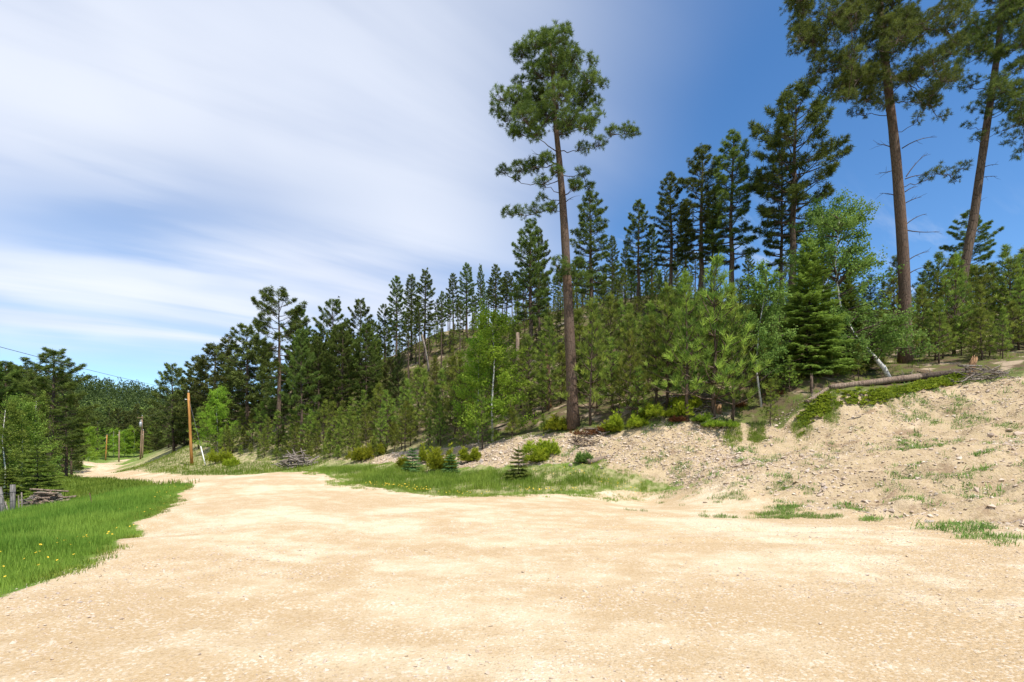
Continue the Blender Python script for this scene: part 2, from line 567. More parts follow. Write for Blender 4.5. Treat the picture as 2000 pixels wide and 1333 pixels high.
M['pole_old'] = bark_mat('weathered_pole_wood', (0.40, 0.27, 0.17), (0.34, 0.23, 0.15), 16, 0.03, 0.15)
M['post'] = bark_mat('grey_fence_post_wood', (0.24, 0.235, 0.23), (0.19, 0.18, 0.17), 14, 0.08, 0.4)


def birch_bark():
    m, t = new_mat('white_birch_bark')
    tcn = t.n('ShaderNodeTexCoord')
    n1 = t.noise(t.mapping(tcn.outputs['Object'], scale=(2, 2, 7)), 3.0, 4, 0.6)
    c = t.mix(t.ramp(n1, 0.55, 0.66), (0.62, 0.60, 0.56), (0.06, 0.05, 0.045))
    finish(t, principled(t, c, 0.75, 0.2))
    return m


M['birch_bark'] = birch_bark()


def plain(name, col, rough=0.6, metal=0.0, var=0.15, scale=8):
    m, t = new_mat(name)
    tcn = t.n('ShaderNodeTexCoord')
    n1 = t.noise(tcn.outputs['Object'], scale, 4, 0.6)
    c = t.mix(t.math('MULTIPLY', n1, var * 2), col, tuple(x * 0.45 for x in col))
    b = t.n('ShaderNodeBsdfPrincipled')
    t.l(c, b.inputs['Base Color'])
    b.inputs['Roughness'].default_value = rough
    b.inputs['Metallic'].default_value = metal
    finish(t, b.outputs[0])
    return m


M['steel'] = plain('galvanised_steel', (0.42, 0.43, 0.44), 0.5, 0.6)
M['wire'] = plain('dull_wire', (0.10, 0.10, 0.11), 0.6, 0.3)
M['white'] = plain('white_plastic', (0.78, 0.77, 0.74), 0.5)
M['porcelain'] = plain('grey_porcelain', (0.55, 0.56, 0.58), 0.3)
M['rust'] = plain('rusty_iron', (0.12, 0.06, 0.04), 0.8, 0.3)
M['yellow'] = plain('yellow_petals', (0.75, 0.50, 0.02), 0.6)
M['whitepetal'] = plain('white_petals', (0.75, 0.75, 0.70), 0.6)
M['bird'] = plain('dark_plumage', (0.035, 0.03, 0.03), 0.7)


def stone_mat():
    m, t = new_mat('pale_stone')
    oi = t.n('ShaderNodeObjectInfo')
    at = t.n('ShaderNodeAttribute', attribute_name='tint')
    geo = t.n('ShaderNodeNewGeometry')
    n1 = t.noise(geo.outputs['Position'], 14, 5, 0.6)
    f = t.math('FRACT', t.math('ADD', at.outputs['Fac'], oi.outputs['Random']))
    c = t.mix(f, (0.56, 0.46, 0.35), (0.34, 0.235, 0.165))
    c = t.mix(t.ramp(f, 0.86, 0.94), c, (0.27, 0.22, 0.19))
    c = t.mix(t.math('MULTIPLY', n1, 0.5), c, (0.58, 0.50, 0.42))
    finish(t, principled(t, c, 0.9, 0.2, bump(t, n1, 0.4, 0.02)))
    return m


M['stone'] = stone_mat()


def ground_mat():
    m, t = new_mat('ground_surface')
    geo = t.n('ShaderNodeNewGeometry')
    pos = geo.outputs['Position']
    A_ = lambda n: t.n('ShaderNodeAttribute', attribute_name=n).outputs['Fac']
    big = t.noise(pos, 0.30, 4, 0.55, 0.6)
    streaks = t.noise(t.mapping(pos, scale=(0.45, 1.2, 1), rot=(0, 0, R(6))), 0.9, 5, 0.6, 0.9)
    mid = t.noise(pos, 2.2, 5, 0.65)
    grit = t.noise(pos, 38, 5, 0.75)
    grit2 = t.noise(pos, 120, 3, 0.7)
    peb = t.n('ShaderNodeTexVoronoi', feature='F1')
    t.l(pos, peb.inputs['Vector']); peb.inputs['Scale'].default_value = 46
    peb.inputs['Randomness'].default_value = 1.0
    peb2 = t.n('ShaderNodeTexVoronoi', feature='F1')
    t.l(pos, peb2.inputs['Vector']); peb2.inputs['Scale'].default_value = 17
    # wheel tracks sweep round in arcs from the road towards the bank
    cpt = t.n('ShaderNodeVectorMath', operation='SUBTRACT')
    t.l(pos, cpt.inputs[0]); cpt.inputs[1].default_value = (10, 30, 0)
    spx = t.n('ShaderNodeSeparateXYZ'); t.l(cpt.outputs[0], spx.inputs[0])
    rad_ = t.math('SQRT', t.math('ADD', t.math('MULTIPLY', spx.outputs[0], spx.outputs[0]), t.math('MULTIPLY', spx.outputs[1], spx.outputs[1])))
    ang_ = t.math('ARCTAN2', spx.outputs[1], spx.outputs[0])
    pol = t.n('ShaderNodeCombineXYZ'); t.l(rad_, pol.inputs[0]); t.l(t.math('MULTIPLY', ang_, 4.0), pol.inputs[1])
    arcs = t.noise(pol.outputs[0], 1.0, 5, 0.6, 0.5)
    streaks = t.math('ADD', t.math('MULTIPLY', streaks, 0.4), t.math('MULTIPLY', arcs, 0.6))
    # sandy gravel: pale worn tracks against damp-tan loose sand
    s = t.math('ADD', t.math('MULTIPLY', big, 0.5), t.math('ADD', t.math('MULTIPLY', streaks, 0.42), t.math('MULTIPLY', mid, 0.2)))
    sand = t.mix(t.ramp(s, 0.50, 0.66), (0.40, 0.275, 0.138), (0.575, 0.466, 0.312))
    sand = t.mix(t.math('MULTIPLY', t.ramp(grit, 0.30, 0.75), 0.45), sand, (0.64, 0.54, 0.41))
    speck = t.ramp(grit2, 0.60, 0.74)
    sand = t.mix(t.math('MULTIPLY', speck, 0.5), sand, (0.22, 0.155, 0.10))
    clod = t.noise(pos, 26, 2, 0.6)
    sand = t.mix(t.math('MULTIPLY', t.ramp(clod, 0.58, 0.68), 0.45), sand, (0.25, 0.175, 0.105))
    sepc = t.n('ShaderNodeSeparateColor'); t.l(peb.outputs['Color'], sepc.inputs[0])
    sand = t.mix(t.math('MULTIPLY', t.ramp(sepc.outputs[0], 0.78, 0.86), t.ramp(mid, 0.4, 0.6, 0.15, 0.6)), sand, (0.68, 0.60, 0.50))
    # rubble and turned soil
    sepd = t.n('ShaderNodeSeparateColor'); t.l(peb2.outputs['Color'], sepd.inputs[0])
    rub = t.mix(t.ramp(mid, 0.35, 0.65), (0.40, 0.308, 0.178), (0.31, 0.228, 0.132))
    rub = t.mix(t.math('MULTIPLY', sepd.outputs[0], 0.5), rub, (0.52, 0.41, 0.29))
    rub = t.mix(t.math('MULTIPLY', t.ramp(streaks, 0.55, 0.68), 0.5), rub, (0.58, 0.475, 0.34))
    soil = t.noise(t.mapping(pos, scale=(0.5, 1.6, 1), rot=(0, 0, R(17)), loc=(4, 2, 0)), 1.1, 5, 0.65, 0.5)
    rub = t.mix(t.math('MULTIPLY', t.ramp(soil, 0.56, 0.66), 0.6), rub, (0.20, 0.125, 0.08))
    # grass ground
    gr = t.mix(t.ramp(mid, 0.3, 0.7), (0.085, 0.15, 0.022), (0.17, 0.225, 0.045))
    gr = t.mix(t.ramp(big, 0.58, 0.75), gr, (0.20, 0.20, 0.06))
    dry = t.mix(t.ramp(mid, 0.36, 0.62), (0.16, 0.19, 0.05), (0.42, 0.34, 0.21))
    # forest floor: needle litter, moss-green patches, pale stones
    fo = t.mix(t.ramp(mid, 0.40, 0.62), (0.115, 0.08, 0.05), (0.10, 0.115, 0.03))
    fo = t.mix(t.ramp(t.noise(pos, 0.8, 4, 0.6), 0.56, 0.66), fo, (0.34, 0.26, 0.18))
    c = t.mix(A_('w_forest'), gr, fo)
    c = t.mix(A_('w_dry'), c, dry)
    jag = t.math('SUBTRACT', t.noise(pos, 3.5, 5, 0.7), 0.5)
    f2 = t.ramp(t.math('ADD', A_('w_rub'), t.math('MULTIPLY', jag, 0.9)), 0.35, 0.6)
    c = t.mix(f2, c, rub)
    f3 = t.ramp(t.math('ADD', A_('w_road'), t.math('MULTIPLY', jag, 0.9)), 0.35, 0.6)
    c = t.mix(f3, c, sand)
    h = t.math('ADD', t.math('MULTIPLY', grit, 0.018), t.math('MULTIPLY', t.math('SUBTRACT', 0.5, peb.outputs['Distance']), 0.008))
    h = t.math('ADD', h, t.math('MULTIPLY', t.math('MULTIPLY', t.math('SUBTRACT', 0.6, peb2.outputs['Distance']), f2), 0.022))
    h = t.math('ADD', h, t.math('MULTIPLY', mid, 0.03))
    finish(t, principled(t, c, 0.95, 0.1, bump(t, h, 0.85, 1.0)))
    return m


M['ground'] = ground_mat()

# ------------------------------------------------------------------ ground sheet, split into road, bank, verge and hill
ny, nx = GX.shape
VV = np.stack([GX, GY, GZ], -1).reshape(-1, 3)
idx = np.arange(nx * ny).reshape(ny, nx)
QF = np.stack([idx[:-1, :-1], idx[:-1, 1:], idx[1:, 1:], idx[1:, :-1]], -1).reshape(-1, 4)
soft_ = 0.35 + 4.2 * sm(GX, 4.5, 7.5) * (GY < 19)
w_road = sm(MM['road'] / soft_, -1, 1)
w_strip = sm(MM['strip'], -0.4, 0.4)
w_rub = sm(MM['rubble'], -0.5, 0.5) * (1 - w_strip)
w_rub = np.maximum(w_rub, ((GX > 3.5) & (GY < 24) & (GX < 60)) * (1 - w_strip))
w_forest = sm(MM['forest'], -1.2, 1.2)
w_rub = w_rub * (1 - sm(MM['forest'], -.4, .4))
dslope = sdist(GX, GY, [(-28, 42), (-15, 37.5), (-8.6, 31), (-6, 34), (-14, 46), (-27, 56), (-40, 70), (-56, 84), (-70, 105), (-66, 88), (-60, 74), (-40, 55)])
w_dry = np.maximum(sm(dslope, -3, 3), w_strip * 0.75) * (1 - w_road)
cls = np.zeros(GX.shape, int)                       # 0 meadow
cls[MM['forest'] > 0] = 1
cls[(MM['rubble'] > 0) & (MM['strip'] <= 0)] = 2
cls[MM['road'] > 0] = 3
fc = cls[:-1, :-1].ravel()
STRUCT = {}
for k, nm in enumerate(['meadow_ground', 'forest_hillside', 'gravel_bank', 'gravel_road']):
    F = QF[fc == k]
    used = np.unique(F)
    remap = np.zeros(nx * ny, np.int64); remap[used] = np.arange(len(used))
    me = mesh_np(nm, VV[used], remap[F], M['ground'], None, True)
    for an, arr in (('w_road', w_road), ('w_rub', w_rub), ('w_forest', w_forest), ('w_dry', w_dry)):
        a = me.attributes.new(an, 'FLOAT', 'POINT')
        a.data.foreach_set('value', arr.reshape(-1)[used].astype(np.float32))
    STRUCT[nm] = tag(link(nm, me), kind='structure')

# ------------------------------------------------------------------ foliage building blocks
def unit(v):
    v = np.asarray(v, float)
    return v / (np.linalg.norm(v, axis=-1, keepdims=True) + 1e-9)


def tuft_template(n, length, width, spread, r):
    """needles fanning out round +Z: thin triangles"""
    V = []
    for i in range(n):
        th = spread * math.sqrt(r.uniform(0.02, 1))
        ph = r.uniform(0, 2 * math.pi)
        d = np.array([math.sin(th) * math.cos(ph), math.sin(th) * math.sin(ph), math.cos(th)])
        L = length * r.uniform(0.7, 1.15)
        s = unit(np.cross(d, r.normal(size=3)))
        b = np.array([0, 0, r.uniform(-0.35, 0.25) * length])
        V += [b + d * L * 0.08 - s * width * 0.5, b + d * L * 0.25 + s * width * 0.5, b + d * L]
    return np.array(V)


def leaf_template(size, r):
    """one cupped leaf: two triangles"""
    return np.array([[0, 0, 0], [size * .5, -size * .38, size * .08], [size, 0, -size * .05],
                     [0, 0, 0], [size, 0, -size * .05], [size * .5, size * .38, size * .08]])


def twig_template(n, length, width, r, droop=0.0):
    """flat spray along +Z in the XZ plane with side needles, slightly rough"""
    V = []
    for i in range(n):
        t = i / n
        sgn = 1 if i % 2 else -1
        b = np.array([0, 0, length * t * 0.75])
        d = unit(np.array([sgn * r.uniform(0.5, 0.9), r.uniform(-0.35, 0.35), r.uniform(0.55, 0.9)]))
        L = length * (0.42 - 0.18 * t) * r.uniform(0.8, 1.2)
        s = unit(np.cross(d, np.array([0, 1, 0]) + r.normal(size=3) * 0.5))
        V += [b - s * width * .5, b + s * width * .5, b + d * L]
    V += [np.array([-width * .5, 0, length * .3]), np.array([width * .5, 0, length * .3]), np.array([0, 0, length])]
    return np.array(V)


def orient(pos, axis, up=None):
    """rotation matrices taking +Z to axis with a random (or given) roll"""
    z = unit(axis)
    rnd = rng.normal(size=z.shape) if up is None else np.broadcast_to(np.asarray(up, float), z.shape) + rng.normal(size=z.shape) * 0.15
    x = unit(np.cross(rnd, z))
    y = np.cross(z, x)
    return np.stack([x, y, z], -1)        # columns


def instance(templates, pos, axis, scale, tint, up=None):
    pos = np.asarray(pos, float); axis = np.asarray(axis, float)
    scale = np.broadcast_to(np.asarray(scale, float), (len(pos),))
    tint = np.broadcast_to(np.asarray(tint, float), (len(pos),))
    Rm = orient(pos, axis, up)
    pick = rng.integers(0, len(templates), len(pos))
    Vs, Ts = [], []
    for k, T in enumerate(templates):
        s = np.nonzero(pick == k)[0]
        if not len(s):
            continue
        v = np.einsum('nij,mj->nmi', Rm[s], T) * scale[s, None, None] + pos[s, None, :]
        Vs.append(v.reshape(-1, 3))
        nt = len(T) // 3
        Ts.append(np.clip(np.repeat(tint[s], nt) + rng.uniform(-0.16, 0.16, len(s) * nt), 0, 1))
    V = np.concatenate(Vs)
    return V, np.arange(len(V)).reshape(-1, 3), np.concatenate(Ts)


def foliage_mesh(name, mat, *args, **kw):
    V, F, T = instance(*args, **kw)
    return mesh_np(name, V, F, mat, T)


r0 = np.random.default_rng(3)
T_BIG = [tuft_template(22, 0.18, 0.021, 1.5, r0) for _ in range(5)]
T_FINE = [tuft_template(30, 0.17, 0.017, 1.5, r0) for _ in range(5)]
T_MID = [tuft_template(18, 0.19, 0.028, 1.5, r0) for _ in range(5)]
T_COARSE = [tuft_template(10, 0.30, 0.065, 1.5, r0) for _ in range(5)]
T_YOUNG = [tuft_template(22, 0.20, 0.020, 1.05, r0) for _ in range(5)]
T_LEAF = [leaf_template(s, r0) for s in (0.055, 0.065, 0.075)]
T_TWIG = [twig_template(12, 0.30, 0.026, r0) for _ in range(5)]
T_JUN = [tuft_template(12, 0.16, 0.022, 0.6, r0) for _ in range(4)]


def curve_pts(a, b, sag, n=6):
    """a limb from a to b that leaves flat and turns up (sag < 0: droops)"""
    a, b = np.asarray(a, float), np.asarray(b, float)
    t = np.linspace(0, 1, n)[:, None]
    p = a + (b - a) * t
    p[:, 2] -= (sag * np.linalg.norm(b - a) * 4 * t * (1 - t))[:, 0]
    return p


# ------------------------------------------------------------------ tree makers: each returns [(part name, mesh), ...]
def make_pine(h, crown0, width, r, n_br=46, tmpl=T_MID, shape='round', tr=None, bark='bark_dark', needle='needle', density=1.0, dead=5, tuft=1.0):
    """ponderosa pine: bare lower bole, open crown of limbs that end in needle tufts"""
    tr = tr or h * 0.017
    W_ = Wood()
    zz = np.linspace(0, h * 0.98, 14)
    wob = np.cumsum(r.normal(0, h * 0.0025, (14, 2)), 0)
    tp = np.column_stack([wob, zz])
    rad = tr * np.clip(1 - zz / h, 0.06, 1) ** 0.75
    rad[0] *= 1.25
    W_.tube(tp, rad, 8)
    L_ = Wood()
    pos, ax, tint = [], [], []
    at = lambda z: np.array([np.interp(z, zz, tp[:, 0]), np.interp(z, zz, tp[:, 1]), z])
    prof = {'round': lambda u: (0.50 + 0.50 * math.sin(math.pi * min(1, u * 0.85 + 0.15))) * (1 - 0.62 * u ** 6),
            'cone': lambda u: (1 - u) ** 0.75 * (0.9 + 0.1 * math.sin(9 * u)) + 0.06,
            'flat': lambda u: 0.6 + 0.4 * math.sin(math.pi * u) if u < 0.93 else 0.4}[shape]
    for i in range(n_br):
        u = ((i + r.uniform(0, 1)) / n_br) ** 0.9
        z = h * (crown0 + (0.985 - crown0) * u)
        L = width * 0.5 * max(0.09, prof(u)) * r.uniform(0.62, 1.15) * h
        az = i * 2.39996 + r.uniform(-0.5, 0.5)
        el = -0.12 + 0.85 * u + r.uniform(-0.15, 0.2)
        d = np.array([math.cos(az) * math.cos(el), math.sin(az) * math.cos(el), math.sin(el)])
        a = at(z)
        b = a + d * L
        b[2] = min(b[2] + L * 0.12, h * 1.01)
        cp = curve_pts(a, b, 0.07, 5)
        L_.tube(cp, np.linspace(max(0.012, tr * 0.28 * (1 - u * .6)), 0.006, 5), 4, False)
        side = unit(np.cross(d, [0, 0, 1.0]))
        nt = max(4, int(L / 0.16 * density * 1.6))
        for k in range(nt):
            t = 0.38 + 0.66 * r.uniform(0, 1) ** 0.6
            p = a + (b - a) * min(t, 1.0)
            p[2] -= 0.07 * L * 4 * min(t, 1) * (1 - min(t, 1))
            off = (1.12 - t) * L * 0.42 + 0.12
            s_ = r.uniform(-1, 1)
            p = p + side * s_ * off + d * r.uniform(0, 0.18) + np.array([0, 0, r.uniform(-0.05, 0.22) * (0.4 + off)])
            if k % 3 == 0 and off > 0.3:
                q = a + (b - a) * max(0.15, t - 0.22)
                L_.tube([q, (q + p) / 2 + [0, 0, -0.02], p], [0.010, 0.008, 0.004], 3, False)
            pos.append(p)
            ax.append(unit(d * 0.6 + side * s_ * 0.55 + np.array([0, 0, 0.65])) + r.normal(0, 0.2, 3))
            tint.append(np.clip(0.45 + r.normal(0, 0.28) + 0.15 * (u - 0.5), 0, 1))
    for i in range(dead):
        z = h * r.uniform(crown0 * 0.35, crown0 + 0.05)
        az = r.uniform(0, 6.28)
        a = at(z)
        L = r.uniform(0.5, 1.3)
        b = a + np.array([math.cos(az) * L, math.sin(az) * L, r.uniform(-0.25, 0.2)])
        L_.tube(curve_pts(a, b, -0.06, 4), [0.018, 0.013, 0.009, 0.004], 3, False)
    crown = foliage_mesh('crown', M[needle], tmpl, pos, ax, r.uniform(0.85, 1.2, len(pos)) * tuft, tint)
    return [('trunk', W_.mesh('trunk', M[bark])), ('limbs', L_.mesh('limbs', M['limb'])), ('crown', crown)]


def make_young(h, r, wid=0.5, n_br=None, low=0.12, tmpl=T_YOUNG):
    """young bushy pine: whorls of upswept shoots, long needles, a leader candle"""
    W_ = Wood()
    zz = np.linspace(0, h, 8)
    tp = np.column_stack([np.cumsum(r.normal(0, h * 0.006, (8, 2)), 0), zz])
    tr = 0.012 * h + 0.012
    W_.tube(tp, tr * np.clip(1 - zz / h, 0.1, 1), 6)
    pos, ax, tint = [], [], []
    n_w = max(5, int(h / 0.42))
    for i in range(n_w):
        u = (i + 0.5) / n_w
        z = h * (low + (0.96 - low) * u)
        L = h * wid * 0.5 * ((1 - u) ** 0.8 * 0.95 + 0.10)
        for k in range(6 if u < 0.8 else 4):
            az = k * 2 * math.pi / 6 + i * 0.7 + r.uniform(-0.35, 0.35)
            el = 0.15 + 0.7 * u + r.uniform(-0.12, 0.2)
            Lk = L * r.uniform(0.65, 1.15)
            d = np.array([math.cos(az) * math.cos(el), math.sin(az) * math.cos(el), math.sin(el)])
            a = np.array([np.interp(z, zz, tp[:, 0]), np.interp(z, zz, tp[:, 1]), z])
            b = a + d * Lk + [0, 0, Lk * 0.15]
            W_.tube(curve_pts(a, b, 0.08, 4), [tr * 0.35, tr * 0.28, tr * 0.2, 0.004], 3, False)
            side = unit(np.cross(d, [0, 0, 1.0]))
            nt = max(3, int(Lk / 0.13))
            for j in range(max(3, int(nt * .8))):
                t = 0.25 + 0.8 * r.uniform(0, 1)
                s_ = r.uniform(-1, 1)
                off = (1.1 - t) * Lk * 0.5 + 0.05
                p = a + (b - a) * t + side * s_ * off + [0, 0, r.uniform(-0.02, 0.16)]
                pos.append(p)
                ax.append(unit(d * 0.5 + side * s_ * 0.4 + np.array([0, 0, 0.85])) + r.normal(0, 0.12, 3))
                tint.append(np.clip(0.40 + 0.25 * (t - .6) + r.normal(0, 0.27), 0, 1))
    for j in range(5):
        pos.append(tp[-1] + [0, 0, -0.16 * j]); ax.append([r.normal(0, .1), r.normal(0, .1), 1]); tint.append(0.7)
    sc = r.uniform(0.8, 1.15, len(pos)) * min(1.05, 0.55 + 0.12 * h)
    crown = foliage_mesh('crown', M['young'], tmpl, pos, ax, sc, tint)
    return [('trunk', W_.mesh('trunk', M['bark_dark'])), ('crown', crown)]


def make_spruce(h, r, wid=0.5, mat='spruce', dens=1.0, twig=1.0):
    W_ = Wood()
    tr = 0.014 * h + 0.01
    W_.tube([[0, 0, 0], [0.01 * h, 0, h * .5], [0, 0, h]], [tr, tr * .6, 0.006], 6)
    pos, ax, tint = [], [], []
    n_w = max(8, int(h / 0.24))
    for i in range(n_w):
        u = (i + 0.3) / n_w
        z = h * (0.04 + 0.94 * u)
        L = h * wid * 0.5 * ((1 - u) ** 0.85 + 0.04)
        nb = max(4, int((9 - 4 * u)))
        for k in range(nb):
            az = k * 2 * math.pi / nb + i * 1.1 + r.uniform(-0.25, 0.25)
            el = -0.22 + 0.75 * u * u + r.uniform(-0.1, 0.1)
            Lk = L * r.uniform(0.7, 1.15)
            d = np.array([math.cos(az) * math.cos(el), math.sin(az) * math.cos(el), math.sin(el)])
            a = np.array([0, 0, z]); b = a + d * Lk + [0, 0, Lk * 0.10]
            W_.tube(curve_pts(a, b, 0.08, 4), [tr * .3, tr * .22, tr * .15, 0.003], 3, False)
            side = unit(np.cross(d, [0, 0, 1.0]))
            nt = max(3, int(Lk / 0.105 * dens))
            for j in range(nt):
                t = 0.15 + 0.87 * (j + r.uniform(0, 1)) / nt
                p = a + (b - a) * t; p[2] -= 0.08 * Lk * 4 * t * (1 - t)
                for s_ in (-1, 1):
                    w_ = (1.05 - t) * Lk * 0.34
                    pos.append(p + side * s_ * w_ * r.uniform(0.2, 1.0) + [0, 0, r.uniform(-.04, .03)])
                    ax.append(unit(d * 0.8 + side * s_ * 0.6 + np.array([0, 0, -0.05 + 0.2 * u])))
                    tint.append(np.clip(0.35 + 0.35 * t + r.normal(0, .15), 0, 1))
    pos.append([0, 0, h * .96]); ax.append([0, 0, 1]); tint.append(.6)
    crown = foliage_mesh('crown', M[mat], T_TWIG, pos, ax, r.uniform(0.8, 1.2, len(pos)) * twig, tint, up=(0, 0, 1))
    return [('trunk', W_.mesh('trunk', M['limb'])), ('crown', crown)]


def make_broadleaf(h, r, path, limbs, n_leaf, blob, mat, leaf=1.0, tr=None, bark='birch_bark'):
    """slender white-barked tree: trunk along path (unit height), leafy twigs round each limb"""
    tr = tr or 0.013 * h + 0.01
    W_ = Wood()
    tp = np.array(path, float) * h
    W_.tube(tp, np.linspace(tr, tr * 0.10, len(tp)), 7)
    L_ = Wood()
    pos, ax, tint = [], [], []
    cum = np.linspace(0, 1, len(tp))
    at = lambda t: np.array([np.interp(t, cum, tp[:, i]) for i in range(3)])
    per = max(1, n_leaf // len(limbs))
    for (t, az, el, L) in limbs:
        L = L * h
        d = np.array([math.cos(az) * math.cos(el), math.sin(az) * math.cos(el), math.sin(el)])
        a = at(t); b = a + d * L
        cp = curve_pts(a, b, -0.05, 5)
        L_.tube(cp, np.linspace(tr * 0.34, 0.004, 5), 4, False)
        shade = r.normal(0, 0.1)
        ntw = max(5, per // 26)
        for k in range(ntw):
            tt = r.uniform(0.3, 1.05)
            q = a + (b - a) * min(tt, 1)
            e = q + unit(r.normal(size=3) + d * 0.9 + [0, 0, 0.1]) * blob * h * r.uniform(0.3, 1.0)
            if k % 2 == 0:
                L_.tube([q, (q + e) / 2 + [0, 0, .02], e], [0.007, 0.005, 0.003], 3, False)
            m = per // ntw
            tt2 = r.uniform(0.15, 1.1, m)[:, None]
            pos.append(q + (e - q) * tt2 + r.normal(0, 0.055 * (1 + h * 0.05), (m, 3)))
            ax.append(r.normal(size=(m, 3)) + [0, 0, -0.5])
            tint.append(np.clip(0.45 + shade + r.normal(0, 0.2, m), 0, 1))
    pos, ax, tint = np.concatenate(pos), np.concatenate(ax), np.concatenate(tint)
    V, F, T = instance([np.stack([t_[:, 1], t_[:, 2], t_[:, 0]], -1) for t_ in T_LEAF], pos, ax, r.uniform(0.8, 1.25, len(pos)) * leaf, tint)
    return [('trunk', W_.mesh('trunk', M[bark])), ('limbs', L_.mesh('limbs', M['limb'])), ('crown', mesh_np('crown', V, F, M[mat], T))]


def aspen_limbs(r, n, lo=0.2, L=0.22):
    out = []
    for i in range(n):
        t = lo + (0.97 - lo) * (i + r.uniform(0, 1)) / n
        out.append((t, i * 2.4 + r.uniform(-.4, .4), 0.30 + 0.6 * t + r.uniform(-.2, .2), L * (1.05 - 0.62 * (t - lo) / (1 - lo)) * r.uniform(.7, 1.2)))
    return out


def make_shrub(wid, h, r, mat='juniper', n=420, tmpl=T_JUN, s=1.0, stems=8):
    """low spreading bush of upright sprays"""
    pos, ax, tint = [], [], []
    nl = 9
    lobes = [(r.uniform(-.5, .5) * wid * .85, r.uniform(-.5, .5) * wid * .6, r.uniform(.35, 1.0), r.uniform(.12, .24) * wid) for _ in range(nl)]
    for i in range(n):
        lx, ly, lh, lr = lobes[i % nl]
        th, v = r.uniform(0, 6.28), r.uniform(0, 1) ** 0.5
        x = lx + math.cos(th) * v * lr; y = ly + math.sin(th) * v * lr
        z = h * lh * math.sqrt(max(0, 1 - v * v)) * r.uniform(0.35, 1.0) * r.uniform(.7, 1.1)
        pos.append([x, y, z + 0.02]); ax.append([math.cos(th) * v * 1.1 + r.normal(0, .4), math.sin(th) * v * 1.1 + r.normal(0, .4), 0.7])
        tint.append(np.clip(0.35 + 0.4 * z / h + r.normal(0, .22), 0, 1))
    lobes = [l_[:3] for l_ in lobes]
    W_ = Wood()
    for i in range(stems):
        lx, ly, lh = lobes[i % 5]
        W_.tube([[0, 0, -0.03], [lx * .6, ly * .6, h * .3], [lx + r.uniform(-.1, .1), ly + r.uniform(-.1, .1), h * lh * .8]], [0.02, 0.013, 0.005], 4, False)
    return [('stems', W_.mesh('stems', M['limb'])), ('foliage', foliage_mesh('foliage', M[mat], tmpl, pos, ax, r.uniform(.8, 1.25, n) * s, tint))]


def put(name, parts, label, cat, loc, scale=(1, 1, 1), rz=0.0, group=None, lean=(0, 0)):
    e = thing(name, label, cat, loc, group, rz)
    e.rotation_euler = (lean[0], lean[1], rz)
    e.scale = scale
    for nm, me in parts:
        link(nm, me, e)
    return e


# ------------------------------------------------------------------ prototypes
rp = lambda s: np.random.default_rng(s)
TALL = [make_pine(15, 0.34, 0.26, rp(100 + i), n_br=78, shape='round', density=2.5, tuft=1.1) for i in range(4)]     # open hilltop pines
FULL = [make_pine(13, 0.24, 0.40, rp(120 + i), n_br=58, shape='round', density=2.6, tuft=1.2) for i in range(3)]       # fuller hillside pines
DENSE = [make_pine(12, 0.07, 0.50, rp(140 + i), n_br=72, shape=['round', 'cone', 'round'][i], tmpl=T_COARSE, density=1.3, needle='needle_far', tuft=1.15) for i in range(3)]
BARE = [make_pine(15, 0.58, 0.22, rp(110 + i), n_br=38, density=2.4, tuft=1.15, dead=9) for i in range(2)]      # bare boles inside the stand
YOUNG = [make_young(4.0, rp(160 + i), 0.50 + 0.06 * (i % 3), low=0.10 + 0.04 * (i % 2)) for i in range(5)]
SMALL = [make_young(1.2, rp(180 + i), 0.62) for i in range(3)]
ASPEN = [make_broadleaf(6, rp(190 + i), [(0, 0, 0), (.01, 0, .3), (-.01, .01, .65), (.01, 0, 1)], aspen_limbs(rp(195 + i), 40, 0.08, 0.30), 12000, 0.10, 'aspen', 1.25, tr=0.055) for i in range(2)]

ORD = ['nearest', 'second', 'third', 'fourth', 'fifth', 'sixth', 'seventh', 'eighth', 'ninth', 'tenth', 'eleventh', 'twelfth', 'thirteenth', 'fourteenth', 'fifteenth',
       'sixteenth', 'seventeenth', 'eighteenth', 'nineteenth', 'twentieth', 'twenty-first', 'twenty-second', 'twenty-third', 'twenty-fourth', 'twenty-fifth', 'twenty-sixth',
       'twenty-seventh', 'twenty-eighth', 'twenty-ninth', 'thirtieth']
FIRST = ['leftmost'] + ORD[1:]


def stand(px, D, top, sink=0.06):
    """position of a tree that shows its tip at row top and stands D metres out"""
    D = float(far(px, D))
    x = (px - CX) / FPX * D
    z0 = float(hz(x, D)) - sink
    return (x, D, z0), EYE + (HY - top) / FPX * D - z0


def grow(name, protos, native_h, k, px, D, top, label, cat, wid=1.0, group=None, lean=(0, 0)):
    loc, h = stand(px, D, top)
    s = max(0.12, h / native_h)
    return put(name, protos[k % len(protos)], label, cat, loc, (s * wid, s * wid, s), (k * 1.7 + px * 0.37) % 6.28, group, lean)


